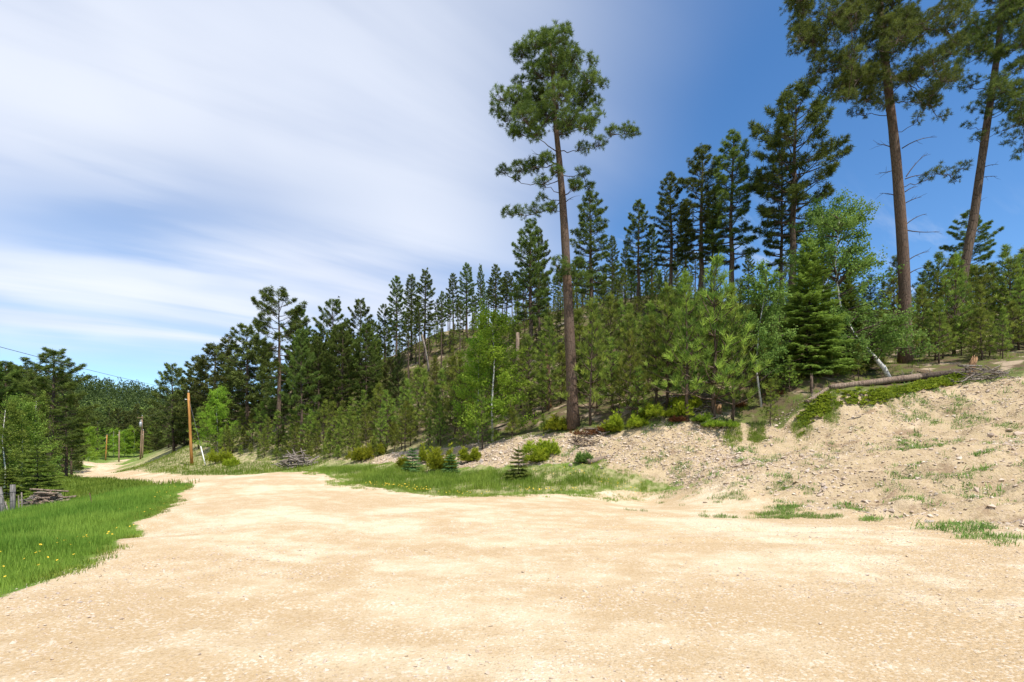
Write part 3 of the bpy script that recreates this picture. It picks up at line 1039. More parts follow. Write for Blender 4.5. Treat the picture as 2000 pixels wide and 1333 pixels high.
# ------------------------------------------------------------------ the lone pine in the middle and the two big pines on the right
def clump_pine(name, label, base_px, D, trunk, clumps, limb_from, r, tmpl=T_FINE, dead=(), tr=0.3, depth=1.5, dens=1.0, bark='bark', sink=0.1):
    """a pine described by where its bole runs and where its needle clumps hang (photo coordinates at distance D)"""
    D = float(far(base_px, D))
    k = D / FPX
    tr = tr * D
    bx, by = trunk[0]
    X0 = (bx - CX) * k
    Z0 = EYE + (HY - by) * k
    zg = float(hz(X0, D))
    loc = (X0, D, zg - sink)
    f = lambda px, py, dy=0.0: np.array([(px - CX) * (D + dy) / FPX - X0, dy, EYE + (HY - py) * (D + dy) / FPX - loc[2]])
    tp = [np.array([0, 0, 0.0])] + [f(*c) for c in trunk[1:]]
    tp = np.array(tp)
    # refine the bole
    s_ = np.linspace(0, 1, 26)
    cz = np.linspace(0, 1, len(tp))
    bole = np.column_stack([np.interp(s_, cz, tp[:, i]) for i in range(3)])
    bole[1:-1] = (bole[:-2] + 2 * bole[1:-1] + bole[2:]) / 4
    hh = bole[-1, 2]
    rad = tr * np.clip(1 - bole[:, 2] / hh, 0.05, 1) ** 0.62
    rad[0] *= 1.22; rad[1] *= 1.04
    W_ = Wood()
    W_.tube(bole, rad, 12, True, 0.05)
    L_ = Wood()
    pos, ax, tint = [], [], []
    nodes = []
    for (px, py, rr, *dy) in clumps:
        for c in range(1 if dy else 2):
            yy = dy[0] if dy else r.normal(0, depth)
            c0 = f(px + r.normal(0, rr * .15), py + r.normal(0, rr * .15), yy)
            dist = np.hypot(c0[0] - np.interp(c0[2], bole[:, 2], bole[:, 0]), c0[1])
            nodes.append((dist, c0, rr * k * r.uniform(0.9, 1.15)))
    nodes.sort(key=lambda q: q[0])
    done = []
    for dist, c0, R_ in nodes:
        za = min(max(limb_from, c0[2] - 0.16 * dist - 0.15), hh * 0.97)
        a = np.array([np.interp(za, bole[:, 2], bole[:, 0]), np.interp(za, bole[:, 2], bole[:, 1]), za])
        best = None
        for d0, p0 in done:
            g_ = np.linalg.norm(c0 - p0)
            if d0 < dist - 0.25 and g_ < 0.75 * np.linalg.norm(c0 - a) and (best is None or g_ < best[0]):
                best = (g_, p0)
        rl = max(0.014, min(0.07, 0.019 * np.linalg.norm(c0 - a)))
        if best is not None:
            a = best[1]; rl = 0.02
        end = c0 - [0, 0, R_ * .35]
        cp = curve_pts(a, end, 0.03, 6)
        cp[1:-1] += r.normal(0, 0.035, (4, 3)) * np.linalg.norm(end - a)
        L_.tube(cp, np.linspace(rl, 0.011, 6), 5, False)
        done.append((dist, end))
        out = unit(c0 - a)
        n = int(17 * dens * (R_ / (0.45 * max(1, D / 25))) ** 1.8) + 5
        sh = r.normal(0, 0.10)
        for i in range(n):
            q = unit(r.normal(size=3) + [0, 0, .25]) * R_ * r.uniform(0.45, 1.08)
            q[2] *= 0.75
            p = c0 + q
            if i % 4 == 0:
                st = cp[4] if i % 8 else cp[5]
                L_.tube([st, (st + p) / 2 - [0, 0, .03], p], [0.012, 0.009, 0.005], 3, False)
            pos.append(p)
            ax.append(unit(q / R_ * 0.9 + out * 0.3 + [0, 0, 0.45]) + r.normal(0, 0.15, 3))
            tint.append(np.clip(0.42 + sh + 0.2 * q[2] / R_ + r.normal(0, .24), 0, 1))
    e = thing(name, label, 'tree', loc)
    link('trunk', W_.mesh('trunk', M[bark]), e)
    link('limbs', L_.mesh('limbs', M['limb']), e)
    link('crown', foliage_mesh('crown', M['needle'], tmpl, pos, ax, r.uniform(0.8, 1.2, len(pos)) * max(1, D / 25), tint), e)
    for (x0, y0, x1, y1, dy) in dead:
        B = Wood()
        a = f(x0, y0); b = f(x1, y1, dy)
        cp = curve_pts(a, b, -0.07 if y1 < y0 else 0.05, 6)
        B.tube(cp, np.linspace(0.030, 0.008, 6), 5, False)
        for j in (2, 3, 4):
            q = cp[j]
            v = unit(cp[j + 1] - cp[j]) * r.uniform(0.15, 0.4) + r.normal(0, 0.13, 3)
            B.tube([q, q + v * .5, q + v + [0, 0, r.uniform(-.1, .1)]], [0.010, 0.008, 0.004], 3, False)
        link('dead_branch', B.mesh('dead_branch', M['limb']), e)
    return e


LONE = [(1045, 87, 22), (1069, 74, 18), (1096, 76, 20), (1018, 108, 18), (1119, 108, 22), (1156, 118, 13, .3), (1082, 114, 30), (1052, 141, 28), (1109, 145, 30),
        (1011, 155, 13, .2), (1150, 158, 18), (1178, 166, 10, -.2), (978, 189, 20, -.4), (1011, 192, 25), (1052, 189, 30), (1096, 189, 30), (1136, 189, 25), (1167, 199, 13, .3),
        (967, 212, 12, .3), (988, 232, 20, .4), (1025, 232, 25), (1069, 226, 25), (1116, 229, 27), (1158, 226, 17, -.5), (1011, 257, 17), (1045, 259, 17), (1102, 253, 18),
        (1143, 246, 18), (1197, 258, 15, .3), (1222, 254, 17, .5), (1241, 263, 11, .2), (1170, 280, 15, -.2), (1138, 287, 13, .3), (984, 330, 15, .2), (1012, 327, 18, -.3),
        (1043, 325, 17), (1069, 310, 13), (1011, 350, 9, .1), (1060, 356, 13, -.5), (1089, 334, 11), (1134, 340, 13, .4), (1150, 366, 13, .6), (1123, 362, 15),
        (991, 418, 12, -.2), (1018, 416, 18, .1), (1048, 413, 17, -.3), (1076, 405, 13), (1060, 385, 9, .3), (1088, 520, 16, -.7), (1108, 532, 17, -.8), (1134, 545, 16, -.5), (1130, 518, 13, .5), (1092, 546, 13, .3)]
clump_pine('pine_tree', 'lone tall ponderosa pine with reddish bole standing free in front of the slope', 1120, 25.0,
           [(1120, 832), (1115, 700), (1108, 560), (1103, 450), (1098, 380), (1091, 300), (1084, 230), (1079, 150), (1073, 72)], LONE, 6.2, rp(7), tr=0.0118, depth=1.3, dens=2.8,
           dead=[(1097, 350, 1062, 362, .2), (1100, 400, 1120, 385, -.3), (1097, 330, 1040, 300, .4)])

rr_ = rp(21)
BIG = []
for i in range(56):
    py = rr_.uniform(-260, 165)
    half = 165 * min(1, (420 + py) / 260) * (1 - 0.55 * max(0, (py - 60) / 110))
    cx = np.interp(py, [-330, 60, 165], [1695, 1722, 1735])
    px = cx + rr_.uniform(-1, 1) * half
    BIG.append((px, py, rr_.uniform(14, 28)))
for i in range(70):
    BIG.append((rr_.uniform(1560, 1880), rr_.uniform(0, 205), rr_.uniform(13, 23)))
for i in range(34):
    BIG.append((rr_.uniform(1670, 1800), rr_.uniform(-60, 165), rr_.uniform(15, 22), rr_.uniform(-2.2, -.6)))
BIG += [(1556, 98, 13, .3), (1578, 60, 18, -.4), (1590, 20, 22, .2), (1600, 115, 14, .6), (1612, 178, 14, .2), (1640, 190, 17, -.5), (1668, 216, 14, .5), (1650, 160, 20, -.3), (1690, 225, 11, .6),
        (1780, 190, 20, .4), (1815, 205, 17, -.6), (1838, 230, 14, .3), (1790, 235, 13, -.8), (1700, 190, 18, -.8), (1805, 348, 11, -.2), (1832, 330, 14, -.3), (1856, 340, 13, -.1), (1880, 322, 12, -.4), (1866, 352, 8, 0)]
clump_pine('pine_tree', 'thickest pine trunk on the right, broken dead branches below a crown cut by the frame', 1768, 21.0,
           [(1768, 718), (1768, 600), (1763, 480), (1752, 330), (1742, 230), (1732, 150), (1722, 60), (1712, -80), (1700, -340)], BIG, 7.3, rp(8), tr=0.0112, depth=1.9, dens=1.2, tmpl=T_FINE,
           dead=[(1752, 330, 1716, 338, -.2), (1756, 385, 1718, 378, .2), (1745, 290, 1712, 282, .2), (1770, 345, 1812, 300, .3), (1768, 350, 1820, 342, -.2),
                 (1764, 400, 1800, 385, -.3), (1768, 440, 1810, 418, .2), (1770, 450, 1836, 452, -.3), (1772, 510, 1815, 492, .2), (1775, 535, 1805, 522, -.2),
                 (1762, 290, 1830, 268, .4), (1768, 375, 1792, 365, .2), (1756, 330, 1735, 250, -.2)])

rr_ = rp(22)
LEAN = []
for i in range(70):
    py = rr_.uniform(-300, 200)
    half = 115 * min(1, (400 + py) / 250)
    cx = np.interp(py, [-300, 60, 200], [1990, 1965, 1950])
    LEAN.append((cx + rr_.uniform(-0.85, 1.1) * half, py, rr_.uniform(13, 24)))
for i in range(20):
    LEAN.append((rr_.uniform(1915, 1995), rr_.uniform(-30, 190), rr_.uniform(12, 18), rr_.uniform(-2.0, -.6)))
for i in range(34):
    LEAN.append((rr_.uniform(1890, 2080), rr_.uniform(40, 250), rr_.uniform(12, 20)))
LEAN += [(1890, 248, 11, .3), (1905, 270, 12, -.4), (1900, 205, 14, .3), (1975, 270, 16, .5), (1995, 300, 14, -.3), (2020, 285, 18, .3), (2050, 310, 18, .3), (1960, 250, 13, -.6), (1985, 230, 18, .5), (2030, 240, 20, -.4), (1925, 225, 13, -.8)]
clump_pine('pine_tree', 'slim pine leaning to the right at the right edge of the photo', 1866, 26.0,
           [(1862, 700), (1872, 600), (1884, 520), (1902, 430), (1915, 330), (1928, 240), (1942, 150), (1955, 50), (1970, -310)], LEAN, 9.5, rp(9), tr=0.0086, depth=1.8, dens=1.25, tmpl=T_FINE,
           dead=[(1916, 330, 1950, 322, .2), (1910, 350, 1948, 345, -.2), (1905, 400, 1918, 392, .2), (1900, 455, 1914, 452, .1), (1925, 270, 1900, 262, .2)], bark='bark_dark')

# the fork-boled pine right of centre and the flat-topped pine on the left of the slope
grow('pine_tree', [make_pine(13, 0.40, 0.36, rp(31), n_br=66, density=2.0, tuft=1.2)], 13, 0, 1546, 31, 178, 'broad-crowned pine against deep blue sky, left of the thick right-hand trunk', 'tree', 1.0)
grow('pine_tree', TALL, 15, 1, 1527, 33, 300, 'slender pine whose bole stands just left of the broad-crowned pine', 'tree', 0.8)
grow('pine_tree', [make_pine(14, 0.42, 0.42, rp(33), n_br=40, shape='flat', density=2.2, tuft=1.3)], 14, 0, 545, 54, 574, 'flat-topped pine with layered limbs rising above the left part of the slope', 'tree', 1.0)

# ------------------------------------------------------------------ pines along the skyline, left to right
SKY = [  # px, distance, tip row, width factor, kind
    (338, 84, 716, 1.0, 'D'), (372, 88, 722, 1.0, 'D'), (392, 80, 700, 1.1, 'D'), (418, 76, 676, 1.2, 'D'), (447, 72, 655, 1.1, 'D'), (484, 66, 642, 1.2, 'D'), (510, 68, 668, 1.0, 'D'),
    (582, 60, 604, 0.85, 'F'), (604, 66, 645, 0.9, 'F'), (622, 62, 655, 0.8, 'F'), (650, 58, 588, 0.9, 'F'), (678, 64, 622, 0.8, 'T'), (702, 60, 588, 0.9, 'F'), (726, 64, 625, 0.9, 'F'), (752, 60, 598, 0.8, 'F'),
    (776, 58, 540, 0.85, 'T'), (803, 60, 538, 0.9, 'T'), (830, 57, 528, 0.95, 'T'), (856, 64, 585, 0.9, 'T'), (884, 62, 535, 0.9, 'T'), (912, 58, 516, 1.0, 'T'), (939, 62, 518, 0.55, 'T'), (968, 58, 517, 1.0, 'T'),
    (990, 60, 530, 1.0, 'T'), (1012, 64, 556, 1.0, 'T'), (1036, 38, 430, 1.0, 'T'), (1054, 42, 448, 0.8, 'T'), (1152, 38, 378, 1.05, 'T'), (1196, 50, 462, 0.9, 'T'), (1222, 46, 480, 0.8, 'T'), (1246, 42, 394, 0.95, 'T'),
    (1272, 46, 440, 0.8, 'T'), (1308, 40, 340, 0.95, 'T'), (1338, 46, 400, 0.8, 'T'), (1366, 38, 288, 1.0, 'T'), (1390, 44, 372, 0.8, 'T'), (1432, 35, 262, 1.0, 'T'), (1462, 58, 498, 0.9, 'T'),
    (1896, 44, 418, 1.1, 'F'), (1796, 46, 560, 1.0, 'F'), (1990, 34, 560, 1.0, 'F')]
KIND = {'T': (TALL, 15, 'tall open pine'), 'F': (FULL, 13, 'full-crowned pine'), 'D': (DENSE, 12, 'dense dark pine')}
MARKS = [(368, 'orange utility pole'), (545, 'flat-topped pine'), (960, 'lime-green aspen'), (1118, 'lone tall pine'), (1546, 'broad-crowned pine'), (1765, 'thick right-hand pine')]


def relabel(rows, what, where):
    """each row (px, ...) gets words that place it by rank from the nearest landmark"""
    out = {}
    groups = {}
    for i, row in enumerate(rows):
        px = row[0]
        mk = min(MARKS, key=lambda m_: abs(m_[0] - px))
        groups.setdefault((mk, px >= mk[0]), []).append((abs(px - mk[0]), i))
    for (mk, right), lst in groups.items():
        lst.sort()
        for k, (_, i) in enumerate(lst):
            out[i] = f"{what(rows[i])} {where}, {ORD[k]} {'right' if right else 'left'} of the {mk[1]}"
    return [out[i] for i in range(len(rows))]


labs = relabel(SKY, lambda r_: KIND[r_[4]][2], 'on the skyline')
for i, (px, D, top, wd, kd) in enumerate(SKY):
    pr, nh, _ = KIND[kd]
    grow('pine_tree', pr, nh, i, px, D, top, labs[i], 'tree', wd, 'pines along the hilltop skyline')

# inner stand: thin boles behind the skyline trees, between them and below their tips
sk_x = [350, 450, 545, 640, 760, 830, 940, 1040, 1150, 1250, 1350, 1450, 1520]
sk_y = [740, 670, 650, 640, 620, 575, 545, 520, 500, 500, 490, 520, 560]
r2 = rp(40)
INNER = []
for i in range(98):
    px = 560 + (i + r2.uniform(0, 1)) / 98 * 800
    INNER.append((px, r2.uniform(46, 82), np.interp(px, sk_x, sk_y) + r2.uniform(0, 45), r2.uniform(0.6, 0.9)))
INNER = [t for t in INNER if EYE + (HY - t[2]) / FPX * t[1] - float(hz((t[0] - CX) / FPX * t[1], t[1])) > 4.0]
labs = relabel(INNER, lambda r_: 'thin-boled pine', 'deep inside the hilltop stand')
for i, (px, D, top, wd) in enumerate(INNER):
    grow('pine_tree', BARE if px > 740 else FULL, 15 if px > 740 else 13, i + 1, px, D, top, labs[i], 'tree', wd, 'pines inside the hilltop stand')

# darker pines filling the lower left part of the hill
r2 = rp(41)
LOWER = []
for i in range(26):
    px = 345 + (i + r2.uniform(0, 1)) / 26 * 440
    D = np.interp(px, [345, 560, 780], [82, 62, 52]) + r2.uniform(-4, 6)
    LOWER.append((px, D, np.interp(px, [345, 450, 560, 680, 780], [770, 730, 705, 700, 690]) + r2.uniform(-12, 40)))
labs = relabel(LOWER, lambda r_: 'dark hillside pine', 'below the skyline')
for i, (px, D, top) in enumerate(LOWER):
    grow('pine_tree', DENSE + FULL[1:2], 12, i, px, D, top, labs[i], 'tree', 0.8 + 0.3 * ((i * 7) % 5) / 5, 'dark pines low on the hill')

# ------------------------------------------------------------------ young pines over the slope, in three bands
r2 = rp(42)
BANDS = [('topmost', 84, lambda p: np.interp(p, [600, 800, 1000, 1300, 1400], [70, 63, 49, 43, 40]), (600, 1400), (1.8, 3.4)),
         ('upper', 70, lambda p: np.interp(p, [560, 800, 1000, 1300, 1480], [56, 50, 42, 34, 30]), (560, 1480), (2.0, 3.6)),
         ('middle', 60, lambda p: np.interp(p, [380, 600, 800, 1000, 1300, 1480], [64, 48, 39, 33, 27, 24]), (380, 1500), (3.2, 5.2)),
         ('front', 40, lambda p: np.interp(p, [400, 600, 800, 960, 1100, 1300], [60, 46, 34.5, 29.5, 26.5, 23]), (400, 1290), (2.2, 4.2))]
for bn, cnt, df, (a, b), (h0, h1) in BANDS:
    rows = []
    for i in range(cnt):
        px = a + (i + r2.uniform(0, 1)) / cnt * (b - a)
        if bn == 'front' and (1085 < px < 1150 or 915 < px < 1005):
            continue
        D = float(df(px)) + r2.uniform(-2.0, 2.5)
        rows.append((px, D, r2.uniform(h0, h1)))
    labs = relabel(rows, lambda r_: 'bushy young pine' if r_[2] > 3.6 else 'small young pine', f'in the {bn} thicket')
    for i, (px, D, h) in enumerate(rows):
        loc, _ = stand(px, D, 0)
        s = h / 4.0
        put('young_pine', YOUNG[i % 5], labs[i], 'tree', loc, (s * 1.1, s * 1.1, s), (i * 2.1) % 6.28, f'young pines of the {bn} thicket', (r2.normal(0, .03), r2.normal(0, .03)))

# named young pines near the edge: px of bole, distance, tip row, label
NEARY = [
    (1155, 24.6, 588, 0.80, 'slim young pine with bare lower stem just right of the lone tall pine'),
    (1345, 20.9, 545, 0.95, 'big bushy young pine at the left of the tall thicket behind the rubble mound'),
    (1395, 20.6, 512, 0.95, 'tallest bushy young pine behind the cut stump'),
    (1302, 22.6, 560, 0.9, 'bushy young pine leaning over the juniper behind the rubble mound'),
    (1432, 20.3, 560, 0.9, 'bushy young pine with dark stem right of the cut stump'),
    (1470, 21.2, 600, 0.85, 'bushy young pine between the tall thicket and the birch leaves'),
    (1230, 23.0, 650, 0.85, 'medium young pine above the juniper right of the lone pine'),
    (1500, 22.5, 640, 0.9, 'shaded young pine left of the tall spruce'),
    (1678, 18.9, 672, 0.85, 'small pine standing behind the fallen log beside the leaning birch'),
    (1505, 19.0, 742, 0.9, 'tiny pine at the left end of the fallen log'),
    (1835, 20.0, 590, 1.0, 'bushy pine just right of the thick trunk behind the log'),
    (1862, 21.5, 500, 0.8, 'pointed young pine in front of the leaning trunk'),
    (1915, 20.5, 560, 1.0, 'wide young pine above the grey branch pile'),
    (1958, 19.0, 600, 0.85, 'young pine with visible stem near the right edge'),
    (1990, 21.5, 545, 1.0, 'tall young pine cut by the right edge'),
    (1800, 22.5, 560, 0.9, 'shaded young pine behind the thick trunk'),
    (1720, 22.8, 610, 0.9, 'shaded young pine between birch and thick trunk'),
    (2040, 20.0, 580, 1.0, 'young pine beyond the right edge of the bank'),
]
for i, (px, D, top, wd, lb) in enumerate(NEARY):
    grow('young_pine', YOUNG, 4.0, i, px, D, top, lb, 'tree', wd, 'young pines along the top of the bank')

# trees closing the hilltop at the right-hand back
r2 = rp(43)
BACK = []
for i in range(16):
    px = 1470 + (i + r2.uniform(0, 1)) / 16 * 300
    BACK.append((px, r2.uniform(25, 38), 0, r2.uniform(3.0, 5.0)))
for i in range(22):
    px = 1785 + (i + r2.uniform(0, 1)) / 22 * 275
    BACK.append((px, r2.uniform(23, 34), 0, r2.uniform(3.2, 5.4)))
LOWB = []
for i in range(17):
    px = 1800 + (i + r2.uniform(0, 1)) / 17 * 270
    LOWB.append((px, r2.uniform(19.2, 22.5), 0, r2.uniform(1.2, 2.8)))
labs = relabel(BACK, lambda r_: 'background young pine', 'behind the top of the bank')
labs += relabel(LOWB, lambda r_: 'low young pine', 'behind the silvery branches')
SHADE = [(1490 + (i + r2.uniform(0, 1)) / 14 * 300, r2.uniform(19.6, 22.5), 0, r2.uniform(.7, 1.7)) for i in range(14)]
labs += relabel(SHADE, lambda r_: 'knee-high young pine', 'in the shade behind the log')
BACK = BACK + LOWB + SHADE
for i, (px, D, _, h) in enumerate(BACK):
    loc, _ = stand(px, D, 0)
    s = h / 4.0
    put('young_pine', YOUNG[i % 5], labs[i], 'tree', loc, (s * 1.2, s * 1.2, s), (i * 2.3) % 6.28, 'young pines behind the top of the bank')

# little pines along the foot of the slope
FOOT = [(838, 30.2, 818), (905, 27.4, 800), (942, 26.8, 765), (860, 31, 790), (790, 33.5, 786), (770, 35, 830), (745, 35.5, 800), (716, 37, 800), (690, 38, 822), (662, 40, 825), (640, 42, 838), (618, 44, 846), (590, 46, 850), (560, 48, 852),
        (520, 52, 860), (490, 53, 868), (470, 54, 872), (448, 55, 876), (430, 55, 880), (415, 56, 874), (505, 50, 878), (540, 48, 872), (605, 43, 874), (635, 40.5, 872), (660, 38.5, 872), (700, 36.5, 862), (730, 34.5, 856), (1000, 26.4, 800), (1062, 25.4, 812), (968, 26.9, 842)]
labs = relabel([(p, d, t_) for p, d, t_ in FOOT], lambda r_: 'knee-high to man-high pine seedling', 'at the foot of the slope')
for i, (px, D, top) in enumerate(FOOT):
    loc, h = stand(px, D, top)
    h = max(h, 0.7)
    big = h > 2.0
    s = h / (4.0 if big else 1.2)
    put('young_pine', (YOUNG if big else SMALL)[i % 3], labs[i].replace('knee-high to man-high pine seedling', 'slim young pine' if big else 'small pine seedling'), 'tree', loc, (s * .95, s * .95, s), i * 1.3, 'seedlings at the foot of the slope')

# ------------------------------------------------------------------ broadleaf trees and spruces
grow('aspen_tree', ASPEN, 6, 0, 962, 27.6, 618, 'lime-green leafy aspen in the middle of the young pines', 'tree', 1.15)
grow('aspen_tree', ASPEN, 6, 1, 935, 28.6, 662, 'smaller lime-green aspen on the left flank of the larger one', 'tree', 0.9)
grow('aspen_tree', ASPEN, 6, 1, 425, 60, 765, 'bright green aspen among dark pines right of the orange pole', 'tree', 1.1)
grow('aspen_tree', ASPEN, 6, 0, 735, 56, 672, 'pale green aspen half hidden among the skyline pines', 'tree', 0.9)

def spot(px, D):
    return stand(px, D, 0)[0]


# leaning birch with a white bole
rb = rp(61)
bpath = [(0, 0, 0), (-.035, .0, .07), (-.09, .02, .15), (-.19, .04, .28), (-.26, .06, .45), (-.30, .05, .70), (-.28, .04, 1.0)]
bl_limbs = []
for i in range(64):
    t = rb.uniform(0.26, 1.0)
    az = rb.choice([0.0, math.pi]) + rb.normal(0, 0.75)
    bl_limbs.append((t, az, rb.uniform(-0.05, 0.75), rb.uniform(0.16, 0.34) * (1.15 - 0.5 * t)))
bl_limbs += [(0.42, 0.1, 0.05, 0.42), (0.40, 0.3, 0.2, 0.38), (0.36, -0.2, 0.0, 0.34), (0.5, 0.15, 0.35, 0.40), (0.72, 0.0, 0.35, 0.36), (0.8, 0.1, 0.3, 0.34)]
put('birch_tree', make_broadleaf(6.1, rb, bpath, bl_limbs, 21000, 0.085, 'birch', 1.2, tr=0.10), 'birch with crooked white bole leaning left over the fallen log', 'tree', spot(1737, 19.4), (1.27,) * 3)
rb = rp(62)
put('birch_tree', make_broadleaf(5.2, rb, [(0, 0, 0), (-.04, 0, .3), (-.02, 0, .6), (.05, 0, 1)], aspen_limbs(rb, 34, 0.2, 0.32), 12000, 0.07, 'birch', 1.2, tr=0.05), 'bushy green birch between the young pines and the tall spruce', 'tree', spot(1487, 20.4), (1.14,) * 3)
rb = rp(63)
put('birch_tree', make_broadleaf(7.2, rb, [(0, 0, 0), (.02, 0, .3), (.03, 0, .6), (.02, 0, 1)], [l for l in aspen_limbs(rb, 34, 0.45, 0.28)], 9000, 0.07, 'birch', 1.15, tr=0.06), 'airy pale birch crown showing against the sky above the tall spruce', 'tree', spot(1600, 22.5), (1.17,) * 3)
SPR = make_spruce(7, rp(71), 0.58, 'spruce', 1.3, 1.65)
grow('spruce_tree', [SPR], 7, 0, 1580, 20.6, 470, 'tall spruce with drooping layered boughs left of the leaning birch', 'tree', 0.95)
grow('spruce_tree', [SPR], 7, 1, 1655, 21.6, 545, 'second spruce half hidden behind the birch leaves', 'tree', 0.95)
SPS = [make_spruce(1.2, rp(75 + i), 0.85, m_, 2.6, 0.75) for i, m_ in enumerate(('spruce_blue', 'spruce_blue', 'spruce'))]
for i, (px, py, hpx, wd, lb) in enumerate([(806, 921, 45, 1.0, 'small blue-green spruce leftmost on the rear edge of the grass strip'), (882, 926, 38, 1.2, 'round little blue-green spruce beside the yellow juniper'),
                                           (1013, 936, 58, 1.0, 'feathery little spruce standing alone in the middle of the grass strip')]):
    g = ground(px, py, 15)
    h = hpx * g.y / FPX
    s = h / 1.2
    put('spruce_tree', SPS[i], lb, 'tree', g, (s * wd, s * wd, s), i, 'little spruces by the grass strip')

# shrubs: (px, py of base, width px, height px, kind, label)
r2 = rp(81)
SHR = [(860, 920, 60, 50, 'juniper', 'yellow-green juniper bush between two little spruces'), (915, 903, 42, 34, 'juniper', 'yellow juniper bush at the foot of the rubble right of the round spruce'),
       (840, 905, 34, 40, 'juniper', 'upright yellow juniper behind the leftmost little spruce'), (705, 902, 50, 34, 'juniper', 'yellow-green juniper on the rubble left of the grass strip'),
       (735, 890, 34, 28, 'juniper', 'small yellow juniper sprig up the rubble slope'), (1060, 892, 60, 40, 'juniper', 'green juniper spilling down the rubble left of the lone pine'),
       (1050, 905, 44, 34, 'juniper', 'low olive juniper mat on the rubble slope'), (1225, 838, 90, 38, 'juniper', 'wide yellow-green juniper mat right of the lone pine'),
       (1300, 818, 80, 36, 'juniper', 'yellow-green juniper mat behind the rubble mound'), (1190, 846, 40, 24, 'juniper', 'small dark juniper at the left end of the juniper mats'),
       (1345, 800, 70, 30, 'juniper', 'juniper mat under the tall bushy pines'), (1405, 836, 70, 16, 'leafy', 'low leafy plants in front of the cut stump'),
       (1370, 826, 40, 14, 'leafy', 'small leafy patch at the crest of the rubble mound'), (430, 905, 40, 34, 'juniper', 'juniper bush right of the orange pole'), (455, 912, 30, 22, 'juniper', 'bright yellow shrub on the road shoulder right of the pole'),
       (1140, 905, 26, 22, 'weed', 'leafy weed beside the short rotten log'), (790, 915, 26, 26, 'juniper', 'small yellow juniper left of the leftmost spruce'), (1088, 842, 40, 40, 'juniper', 'juniper shoot close to the foot of the lone pine')]
for i, (px, py, wp, hp, mt, lb) in enumerate(SHR):
    g = ground(px, py, 15)
    wd, h = wp * g.y / FPX, hp * g.y / FPX
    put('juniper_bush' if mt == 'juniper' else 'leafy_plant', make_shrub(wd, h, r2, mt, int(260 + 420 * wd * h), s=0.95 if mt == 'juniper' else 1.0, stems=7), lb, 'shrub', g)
for i, (px, py, wp, hp) in enumerate([(1172, 846, 34, 14), (1325, 826, 28, 12), (1448, 797, 22, 12), (1510, 776, 34, 18), (1150, 852, 60, 12)]):
    g = ground(px, py, 15)
    put('dead_bush', make_shrub(wp * g.y / FPX, hp * g.y / FPX, r2, 'red_needles', 160, s=0.8, stems=9),
        ['rust-red dead bush right of the foot of the lone pine', 'rust-red dead sprig at the crest of the rubble mound', 'rust-red dead twigs right of the cut stump', 'brownish-red dead bush near the left end of the fallen log', 'brown brushwood strip at the foot of the lone pine'][i], 'dead bush', g)

# ------------------------------------------------------------------ trees on the left side of the valley
OLIVE = []
for pr in ASPEN:
    cm = pr[2][1].copy(); cm.materials[0] = M['aspen_olive']
    OLIVE.append([pr[0], pr[1], ('crown', cm)])
r2 = rp(91)
LEFT = [  # px, distance, tip row, width, kind, label
    (98, 46, 686, 1.05, 'B', 'biggest dark pine on the left, its crown above the far hill'),
    (12, 50, 712, 1.0, 'B', 'dark pine cut by the left edge behind the aspens'),
    (42, 56, 716, 1.0, 'B', 'dark pine between the edge pine and the biggest left-hand pine'),
    (-25, 48, 700, 1.0, 'B', 'dark pine just outside the left edge'),
    (128, 52, 790, 0.9, 'B', 'lower dark pine on the right flank of the biggest left-hand pine'),
    (122, 82, 738, 0.9, 'D', 'distant dark pine peeking out right of the biggest left-hand pine'),
    (70, 60, 760, 1.0, 'D', 'dark pine filling the gap behind the left-hand aspens'),
    (140, 70, 800, 0.9, 'D', 'dark pine low at the mouth of the side valley'),
    (70, 38, 784, 0.9, 'A', 'tall light-green aspen in front of the biggest left-hand pine'),
    (42, 35, 790, 1.2, 'A', 'light-green aspen with pale bole left of the spreading spruce'),
    (8, 33, 800, 1.2, 'A', 'light-green aspen cut by the left edge above the fence posts'),
]
for i, (px, D, top, wd, kd, lb) in enumerate(LEFT):
    pr, nh, nm = {'B': (FULL, 13, 'pine_tree'), 'D': (DENSE, 12, 'pine_tree'), 'A': (OLIVE, 6, 'aspen_tree')}[kd]
    grow(nm, pr, nh, (i * 2) if kd == 'B' else i, px, D, top, lb, 'tree', wd * (1.35 if kd == 'B' else 1), 'trees on the left of the valley')
SPL = make_spruce(3.0, rp(92), 1.0, 'spruce', 2.4, 1.0)
loc, h = stand(72, 28, 872)
put('spruce_tree', SPL, 'spreading dark spruce with tiered boughs behind the log pile on the left', 'tree', loc, (h / 3 * 1.0, h / 3 * 1.0, h / 3), 0.4)
loc, h = stand(12, 27, 915)
put('spruce_tree', SPL, 'lower spruce boughs behind the fence posts at the left edge', 'tree', loc, (h / 3 * 1.1, h / 3 * 1.1, h / 3), 2.0)

